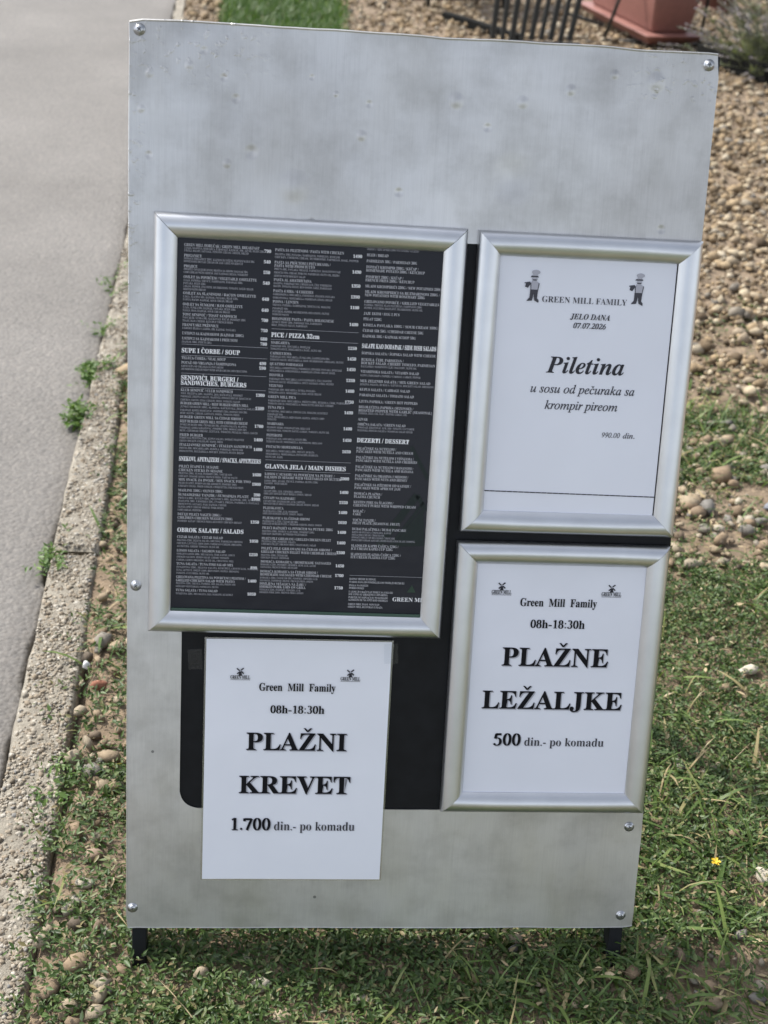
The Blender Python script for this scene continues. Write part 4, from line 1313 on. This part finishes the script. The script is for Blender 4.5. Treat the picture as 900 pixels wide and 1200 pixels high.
# ------------------------------------------------------------------ weeds: sprigs of small paired leaves
LT = np.array([(0, 0, 0), (.32, .24, .05), (.62, .20, .03), (1, 0, -.06), (.62, -.20, .03), (.32, -.24, .05), (.45, 0, -.04)])
LF = np.array([(0, 6, 1), (1, 6, 2), (2, 6, 3), (3, 6, 4), (4, 6, 5), (5, 6, 0)])
def place_leaves(P, az, pitch, roll, L, Wd):
    N = len(P)
    T = np.repeat(LT[None], N, 0) * np.stack([L, L * Wd, L], 1)[:, None, :]
    c, s = np.cos(roll)[:, None], np.sin(roll)[:, None]
    T = np.stack([T[..., 0], T[..., 1] * c - T[..., 2] * s, T[..., 1] * s + T[..., 2] * c], -1)
    c, s = np.cos(pitch)[:, None], np.sin(pitch)[:, None]
    T = np.stack([T[..., 0] * c - T[..., 2] * s, T[..., 1], T[..., 0] * s + T[..., 2] * c], -1)
    c, s = np.cos(az)[:, None], np.sin(az)[:, None]
    T = np.stack([T[..., 0] * c - T[..., 1] * s, T[..., 0] * s + T[..., 1] * c, T[..., 2]], -1)
    V = (T + P[:, None, :]).reshape(-1, 3)
    F = (LF[None] + (np.arange(N) * 7)[:, None, None]).reshape(-1, 3)
    return V, F
def sprigs(xy, h0, length, nleaf, leaf, wid, seed, rise=(.05, .6), z=None):
    r_ = np.random.default_rng(seed); N = len(xy)
    az = r_.uniform(0, 2 * np.pi, N); el = r_.uniform(*rise, N); Ln = length * r_.uniform(.6, 1.3, N)
    zb = (ground_h(xy[:, 0], xy[:, 1]) if z is None else z) + h0 * r_.uniform(0, 1, N)
    t = np.linspace(.06, 1, nleaf)[None] * np.ones((N, 1))
    bend = r_.normal(0, .5, N)[:, None]
    a = az[:, None] + bend * t
    X = xy[:, 0, None] + np.cos(a) * np.cos(el)[:, None] * Ln[:, None] * t
    Y = xy[:, 1, None] + np.sin(a) * np.cos(el)[:, None] * Ln[:, None] * t
    Z = zb[:, None] + np.sin(el)[:, None] * Ln[:, None] * (t - .35 * t * t)
    P = np.stack([X, Y, Z], -1).reshape(-1, 3); M_ = len(P)
    side = np.tile(np.where(np.arange(nleaf) % 2 == 0, 1, -1), N)
    la = a.reshape(-1) + side * r_.uniform(.5, 1.2, M_)
    lf = leaf * r_.uniform(.6, 1.35, M_) * np.tile(np.linspace(1.15, .75, nleaf), N)
    return place_leaves(P, la, r_.normal(.25, .35, M_), r_.normal(0, .45, M_), lf, wid * r_.uniform(.8, 1.2, M_))
def blades(xy, Ln, Wd, seed, el=(.3, 1.3), droop=(.4, 1.6), z=None, seg=4):
    r_ = np.random.default_rng(seed); N = len(xy)
    az = r_.uniform(0, 2 * np.pi, N); e0 = r_.uniform(*el, N); dr = r_.uniform(*droop, N)
    Ln = Ln * r_.uniform(.55, 1.35, N); Wd = Wd * r_.uniform(.7, 1.3, N)
    zb = ground_h(xy[:, 0], xy[:, 1]) if z is None else z
    pts = [np.stack([xy[:, 0], xy[:, 1], zb], 1)]; e = e0.copy(); tw = r_.normal(0, .3, N)
    for k in range(seg):
        st = Ln / seg
        d = np.stack([np.cos(az) * np.cos(e), np.sin(az) * np.cos(e), np.sin(e)], 1)
        pts.append(pts[-1] + d * st[:, None]); e = e - dr / seg; az = az + tw / seg
    side = np.stack([-np.sin(az), np.cos(az), np.zeros(N)], 1)
    Vs = []
    for k, p in enumerate(pts):
        w = Wd * (1 - .15 * abs(k - 1)) * (1 if k < seg else .12) * .5
        lift = np.zeros((N, 3)); 
        Vs += [p - side * w[:, None], p + side * w[:, None]]
    V = np.stack(Vs, 1); n = V.shape[1]
    V[..., 2] = np.maximum(V[..., 2], zb[:, None] + .001)
    F = np.array([(2 * k, 2 * k + 1, 2 * k + 3, 2 * k + 2) for k in range(seg)])
    return V.reshape(-1, 3), (F[None] + (np.arange(N) * n)[:, None, None]).reshape(-1, 4)
def merge(parts):
    V, F, n = [], [], 0
    for v, f in parts:
        V.append(v); F.append(f + n); n += len(v)
    return np.concatenate(V), np.concatenate(F)

def weed_d(x, y):
    p = nz1(x + 3, y + 5, .20, 3); q = nz3(x, y, .07, 2)
    left = np.where(y < .36, .62, np.where(y < .95, .34, .40))
    front = np.where(x < .42, 1.0, .62)
    front = np.where((x > .66) & (y < .02), .22, front)
    right = np.where(y < .12, .50, np.where(y < .88, .80, np.where(y < 1.19, .16, np.where(y < 1.50, .80, .10 * (y < 2.2)))))
    d = np.where(x < .02, left, np.where(y < .14, front, np.where(x < .6, np.where(y < 1.3, .6, .1), right)))
    return np.where(in_soil(x, y), d * sstep(.30, .52, p * .75 + q * .25 + d * .30 - .08), 0)
xy = scatter(60000, -.16, 1.9, -.45, 2.3, weed_d)
k = rng.random(len(xy))
xyA, xyB = xy[k < .55], xy[k >= .55]
def right_side(q): return (q[:, 0] > .6) & (q[:, 1] > .1)
parts = []
for s, q in enumerate((xyA, xyB)):
    rs = right_side(q)
    parts.append(sprigs(q[~rs], .010, .058, 9, .0115 - .002 * s, .74, 21 + s))
    parts.append(sprigs(q[rs], .008, .055, 9, .0095, .85, 31 + s))
V, F = merge(parts)
o = np_mesh('weeds', V, F, M_LEAF)
tag(o, 'low creeping small leaved weeds covering the ground around the board', 'weeds', kind='stuff')

def blade_d(x, y):
    p = nz2(x + 1, y + 9, .16, 3)
    front = np.where(x > .36, .95, .12)
    right = np.where(y < .34, .95, np.where(y < .85, .34, np.where((y > 1.20) & (y < 1.52), .85, .12)))
    d = np.where(x < .02, .16, np.where(y < .14, front, np.where(x < .58, .15, right)))
    return np.where(in_soil(x, y) & (y < 1.9), d * sstep(.30, .62, p + d * .15), 0)
xy = scatter(26000, -.15, 1.9, -.45, 1.9, blade_d)
w = rng.random(len(xy)) < .28
parts = [blades(xy[~w], .052, .0026, 41), blades(xy[w], .070, .0052, 42, el=(.15, .9))]
V, F = merge(parts)
o = np_mesh('grass', V, F, M_BLADE)
tag(o, 'loose grass blades growing among the weeds by the board', 'grass', kind='stuff')

xy = scatter(900, -.14, 1.8, -.45, 1.5, lambda x, y: np.where(in_soil(x, y), .55, 0))
V, F = blades(xy, .075, .0013, 55, el=(.0, .5), droop=(.1, .9))
q = scatter(9000, -.15, 1.9, -.45, 2.0, lambda x, y: np.where(in_soil(x, y), .75 * sstep(.42, .66, nz3(x + 4, y + 2, .22, 3)), 0))
n = len(q)
V2, F2 = place_leaves(np.stack([q[:, 0], q[:, 1], ground_h(q[:, 0], q[:, 1]) + rng.uniform(.002, .022, n)], 1), rng.uniform(0, 6.28, n), rng.normal(0, .3, n), rng.normal(0, .5, n), rng.uniform(.006, .020, n), rng.uniform(.3, .9, n))
o = np_mesh('leaf_litter', V2, F2, M_STRAW)
tag(o, 'bits of dry leaf and thatch littered among the weeds', 'leaf litter', kind='stuff')
o = np_mesh('dry_grass', V, F, M_STRAW)
tag(o, 'dry straw stalks lying among the weeds', 'dry grass', kind='stuff')

xy = scatter(42000, -.3, .75, 3.9, 8.5, lambda x, y: lawn_zone(x, y) * np.where(y > 6.6, .6, 1))
V, F = blades(xy, .065, .0042, 61, el=(.6, 1.5), droop=(.2, 1.3), seg=3)
o = np_mesh('lawn_grass', V, F, M_LAWN)
tag(o, 'strip of mown green lawn beyond the board', 'lawn', kind='stuff')

# ------------------------------------------------------------------ single stones and scraps one can point to
def single_stone(label, x, y, sz, m, seed, cat='stone', flat=.6, rotz=0., name='stone', lift=0.):
    T, F = stone_templates(2, 1, seed)
    V = T[0] * np.array(sz) * .5
    z = float(ground_h(x, y)) + sz[2] * .24 + lift
    o = np_mesh(name, V, F, m, smooth=True)
    o.location = (x, y, z); o.rotation_euler = (rng.normal(0, .15), rng.normal(0, .15), rotz)
    return tag(o, label, cat, 'larger stones lying in the weeds' if cat == 'stone' else None)
single_stone('cream stone under the board beside the left leg, left of its rounder twin', .090, -.030, (.030, .026, .030), M_TAN, 101)
single_stone('roundish pale stone just right of the cream one below the left leg', .160, -.045, (.030, .028, .028), M_CREAM, 102, rotz=.7)
single_stone('small pale stone sprouting above the pair near the left leg', .142, -.004, (.014, .012, .016), M_CREAM, 103)
single_stone('pale rounded stone in the leaves at the bottom edge below the paper notice', .285, -.062, (.028, .024, .024), M_CREAM, 104)
single_stone('tan half buried stone at the very bottom left of centre', .186, -.088, (.034, .026, .024), M_TAN, 105)
single_stone('smooth yellowish stone in the grass right of the yellow flower', .832, .128, (.042, .034, .020), M_CREAM, 106, rotz=.3)
single_stone('thin flat pale chip on the weeds right of the beach chair price sheet', .945, .562, (.052, .026, .012), M_CREAM, 107, rotz=.35, lift=.006)
single_stone('tan stone at the right edge level with the flat pale chip', .985, .520, (.05, .045, .036), M_TAN, 108)
single_stone('brown stone in the weeds between kerb and board, upper of two', -.062, .160, (.036, .026, .024), M_BROWNSTONE, 109)
single_stone('flat cream stone just below the brown one between kerb and board', -.066, .112, (.030, .020, .014), M_CREAM, 110)
single_stone('blue grey flat stone on the gravel right of the upper sheets', 1.155, 1.085, (.055, .045, .022), plain('slate_stone', (.16, .17, .19), .7, var=.2), 111)
single_stone('reddish brown fragment lying beside the kerb below the white chip', -.094, .500, (.040, .018, .016), M_BRICK, 112, cat='brick fragment', name='brick_fragment', rotz=.3, lift=.005)
single_stone('small white chip standing at the edge of the kerb', -.118, .545, (.014, .010, .022), plain('white_chip_material', (.75, .75, .74), .7, var=.05), 113, cat='chip', name='white_chip', lift=.006)

# tufts growing in the joint between asphalt and kerb
def tuft(label, x, y, n, leaf, spread, seed):
    r_ = np.random.default_rng(seed)
    q = np.stack([x + r_.normal(0, spread * .35, n), y + r_.normal(0, spread, n)], 1)
    V1, F1 = sprigs(q, .008, .045, 8, leaf, .8, seed, rise=(.2, 1.3), z=np.full(n, -.008))
    V1 = V1 - [x, y, 0]
    o = np_mesh('weed_tuft', V1, F1, M_TUFT)
    o.location = (x, y, 0)
    return tag(o, label, 'weed', 'weed tufts along the kerb joint')
tuft('larger rounded weed tuft on the asphalt edge, lower of the close pair', -.232, 1.372, 46, .017, .024, 201)
tuft('bushy weed tuft at the kerb joint, upper of the close pair', -.232, 1.585, 40, .016, .026, 202)
tuft('lowest weed tuft on the kerb edge, above the broken kerb end', -.216, .840, 26, .013, .022, 203)
tuft('small yellowish weed tuft above the close pair', -.240, 1.80, 14, .012, .020, 204)
tuft('faint small weed tuft highest on the kerb edge beside the board', -.253, 2.10, 12, .014, .035, 205)
tuft('creeping weed sprig lying over the inner kerb edge beside the lower board', -.135, .30, 20, .012, .022, 206)

# yellow flower
fl = empty('yellow_flower', Matrix.Translation((.752, .128, 0)), 'single small yellow flower in the grass right of the board', 'flower')
bm = bmesh.new(); add_bar(bm, (0, 0, 0), (.004, -.004, .036), .0009, .0007, 6)
from_bm('stem', bm, M_LEAF, fl)
V1, F1 = place_leaves(np.repeat([[.004, -.004, .0365]], 16, 0), np.arange(16) * 2.4, np.tile([.15, .45], 8), np.zeros(16), np.full(16, .0074), np.full(16, .75))
np_mesh('petals', V1, F1, M_YELLOW, fl)

# ------------------------------------------------------------------ the far bed: planters, ironwork, timber, lavender
Mp = Matrix.Translation((1.915, 5.60, .0)) @ Matrix.Rotation(R(-76), 4, 'Z')
pl_ = empty('planter', Mp, 'reddish terracotta trough planter with saucer in a black stand', 'planter')
def taper_box(bm, l0, w0, l1, w1, z0, z1, bev=.02):
    v = [bm.verts.new((sx * (l0 if k == 0 else l1) / 2, sy * (w0 if k == 0 else w1) / 2, z)) for k, z in ((0, z0), (1, z1)) for sx, sy in ((-1, -1), (1, -1), (1, 1), (-1, 1))]
    for f in ((3, 2, 1, 0), (4, 5, 6, 7), (0, 1, 5, 4), (1, 2, 6, 5), (2, 3, 7, 6), (3, 0, 4, 7)):
        bm.faces.new([v[i] for i in f])
    es = [e for e in bm.edges if e.verts[0] in v and e.verts[1] in v]
    bmesh.ops.bevel(bm, geom=es, offset=bev, segments=3, affect='EDGES', profile=.5)
bm = bmesh.new(); taper_box(bm, .66, .20, .74, .27, .075, .34, .015); taper_box(bm, .77, .30, .78, .31, .315, .355, .008)
from_bm('pot_body', bm, M_TERRA, pl_, True)
bm = bmesh.new(); taper_box(bm, .70, .24, .80, .32, .035, .075, .008); taper_box(bm, .60, .18, .60, .18, .015, .036, .004)
from_bm('saucer', bm, M_TERRA, pl_, True)
bm = bmesh.new(); taper_box(bm, .70, .23, .70, .23, .345, .362, .004)
from_bm('soil_fill', bm, M_POTSOIL, pl_)

st_ = empty('plant_stand', Matrix.Translation((1.9, 5.5, 0)), 'thin black iron stand whose slanting legs flank the terracotta planter', 'plant stand')
o_ = Vector((1.9, 5.5, 0))
for a_, b_ in (((1.695, 5.352, 0), (1.83, 5.40, .50)), ((2.175, 5.384, 0), (2.195, 5.42, .50)), ((1.47, 5.75, 0), (1.55, 5.80, .50)), ((2.12, 6.15, 0), (2.06, 6.15, .50))):
    bm = bmesh.new(); add_bar(bm, Vector(a_) - o_, Vector(b_) - o_, .008, seg=10)
    from_bm('leg', bm, M_IRON, st_, True)
for a_, b_ in (((1.83, 5.40, .50), (2.195, 5.42, .50)), ((1.55, 5.80, .50), (2.06, 6.15, .50)), ((1.83, 5.40, .50), (1.55, 5.80, .50)), ((2.195, 5.42, .50), (2.06, 6.15, .50)), ((1.70, 5.354, .012), (2.175, 5.384, .012))):
    bm = bmesh.new(); add_bar(bm, Vector(a_) - o_, Vector(b_) - o_, .007, seg=10)
    from_bm('rail', bm, M_IRON, st_, True)

fp = empty('slatted_panel', Matrix.Translation((1.105, 4.985, 0)) @ Matrix.Rotation(math.atan2(.061, .359), 4, 'Z'), 'black panel of upright slats standing on the gravel left of the planter', 'railing panel')
for i in range(9):
    x = .364 * i / 8
    bm = bmesh.new(); add_box(bm, (0, 0, .36), (.021 if i % 2 else .025, .012, .66), bevel=.002)
    b = from_bm('slat', bm, M_IRON, fp)
    b.matrix_local = Matrix.Translation((x, 0, .03)) @ Matrix.Rotation(.02 + .012 * i, 4, 'Y')
for z in (.02, .70):
    bm = bmesh.new(); add_box(bm, (.19 + (z > .5) * .03, .0155, z + .02), (.47, .018, .022), bevel=.003)
    from_bm('rail', bm, M_IRON, fp)
bm = bmesh.new(); add_bar(bm, (.335, .03, 0), (.41, .05, .72), .008, seg=10)
from_bm('side_post', bm, M_IRON, fp, True)
bm = bmesh.new(); add_bar(bm, (.36, .03, .17), (.545, .06, .12), .007, seg=10)
from_bm('brace', bm, M_IRON, fp, True)

tm = empty('timber_beam', Matrix.Translation((1.10, 5.43, 0)), 'short dark timber lying diagonally on the gravel before the slatted panel', 'timber')
bm = bmesh.new()
a_, b_ = Vector((.955, 5.61, .025)), Vector((1.27, 5.205, .022)); d = b_ - a_
add_box(bm, (0, 0, 0), (.045, .04, d.length), Matrix.Translation((a_ + b_) / 2 - Vector((1.10, 5.43, 0))) @ d.to_track_quat('Z', 'X').to_matrix().to_4x4(), bevel=.004)
from_bm('beam', bm, M_TIMBER, tm)

ch = empty('garden_chair', Matrix.Translation((.90, 5.87, 0)) @ Matrix.Rotation(.30, 4, 'Z'), 'black iron garden chair whose low rail and leg show at the top edge', 'chair')
for x, y in ((.0, .0), (.42, .0), (0, .40), (.42, .40)):
    bm = bmesh.new(); add_bar(bm, (x, y, 0), (x, y, .44), .009, seg=10); from_bm('leg', bm, M_IRON, ch, True)
bm = bmesh.new(); add_bar(bm, (-.09, .0, .055), (.43, .0, .055), .008, seg=10); add_bar(bm, (0, .4, .055), (.42, .4, .055), .008, seg=10)
from_bm('stretcher', bm, M_IRON, ch, True)
bm = bmesh.new(); add_box(bm, (.21, .20, .45), (.46, .44, .022), bevel=.006); from_bm('seat', bm, M_IRON, ch)
bm = bmesh.new(); add_box(bm, (.21, .42, .70), (.44, .018, .34), bevel=.006); add_bar(bm, (.02, .41, .45), (.02, .42, .86), .009); add_bar(bm, (.40, .41, .45), (.40, .42, .86), .009)
from_bm('backrest', bm, M_IRON, ch)

p2 = empty('flower_pot', Matrix.Translation((2.56, 6.42, 0)), 'small dark brown pot behind the terracotta planter at the top edge', 'flower pot')
bm = bmesh.new(); lathe(bm, [(.085, 0), (.09, .004), (.115, .20), (.125, .202), (.128, .235), (.118, .236), (.112, .21), (.01, .205)], 32)
from_bm('pot_body', bm, M_BROWNPOT, p2, True)
bm = bmesh.new(); lathe(bm, [(.10, .0), (.125, .002), (.128, .02), (.12, .021), (.10, .006), (.01, .005)], 32)
from_bm('saucer', bm, M_BROWNPOT, p2, True)

lg = empty('timber_edging', Matrix.Translation((2.3, 4.75, 0)), 'dark timber sleeper edging the gravel under the lavender', 'timber edging')
bm = bmesh.new()
a_, b_ = Vector((2.10, 5.08, .04)), Vector((2.75, 3.93, .045)); d = b_ - a_
add_box(bm, (0, 0, 0), (.085, .085, d.length), Matrix.Translation((a_ + b_) / 2 - Vector((2.3, 4.75, 0))) @ d.to_track_quat('Z', 'X').to_matrix().to_4x4(), bevel=.008)
from_bm('sleeper', bm, M_TIMBER, lg)

lv = empty('lavender_plant', Matrix.Translation((2.335, 4.85, 0)), 'grey green lavender with dull purple flower spikes at the top right corner', 'plant')
r_ = np.random.default_rng(77)
leafP, leafA, leafE, leafL = [], [], [], []
flP, flA, flE, flL = [], [], [], []
bm = bmesh.new()
for i in range(170):
    az = r_.uniform(0, 2 * math.pi); el = r_.uniform(.25, 1.45); Ln = r_.uniform(.30, .50)
    p = Vector((r_.normal(0, .05), r_.normal(0, .05), 0)); e = el
    pts = [p.copy()]
    for k in range(6):
        p = p + Vector((math.cos(az) * math.cos(e), math.sin(az) * math.cos(e), math.sin(e))) * Ln / 6
        e -= .07; pts.append(p.copy())
    for a_, b_ in zip(pts[:-1], pts[1:]): add_bar(bm, a_, b_, .0017, .0013, 4)
    for k in range(16):
        t = r_.uniform(.05, .72) * 6; q = pts[int(t)].lerp(pts[min(6, int(t) + 1)], t % 1)
        leafP.append(q[:]); leafA.append(az + r_.normal(0, .9)); leafE.append(r_.uniform(.1, 1.1)); leafL.append(r_.uniform(.03, .055))
    for k in range(30):
        t = 4.7 + 1.3 * k / 30; q = pts[min(5, int(t))].lerp(pts[min(6, int(t) + 1)], t % 1)
        flP.append(q[:]); flA.append(r_.uniform(0, 6.3)); flE.append(r_.uniform(0, 1.0)); flL.append(r_.uniform(.010, .016))
from_bm('stems', bm, M_LAVLEAF, lv)
V1, F1 = place_leaves(np.array(leafP), np.array(leafA), np.array(leafE), r_.normal(0, .6, len(leafP)), np.array(leafL), np.full(len(leafP), .26))
np_mesh('foliage', V1, F1, M_LAVLEAF, lv)
V1, F1 = place_leaves(np.array(flP), np.array(flA), np.array(flE), r_.normal(0, .6, len(flP)), np.array(flL), np.full(len(flP), .9))
np_mesh('flower_spikes', V1, F1, M_LAVFLOWER, lv)
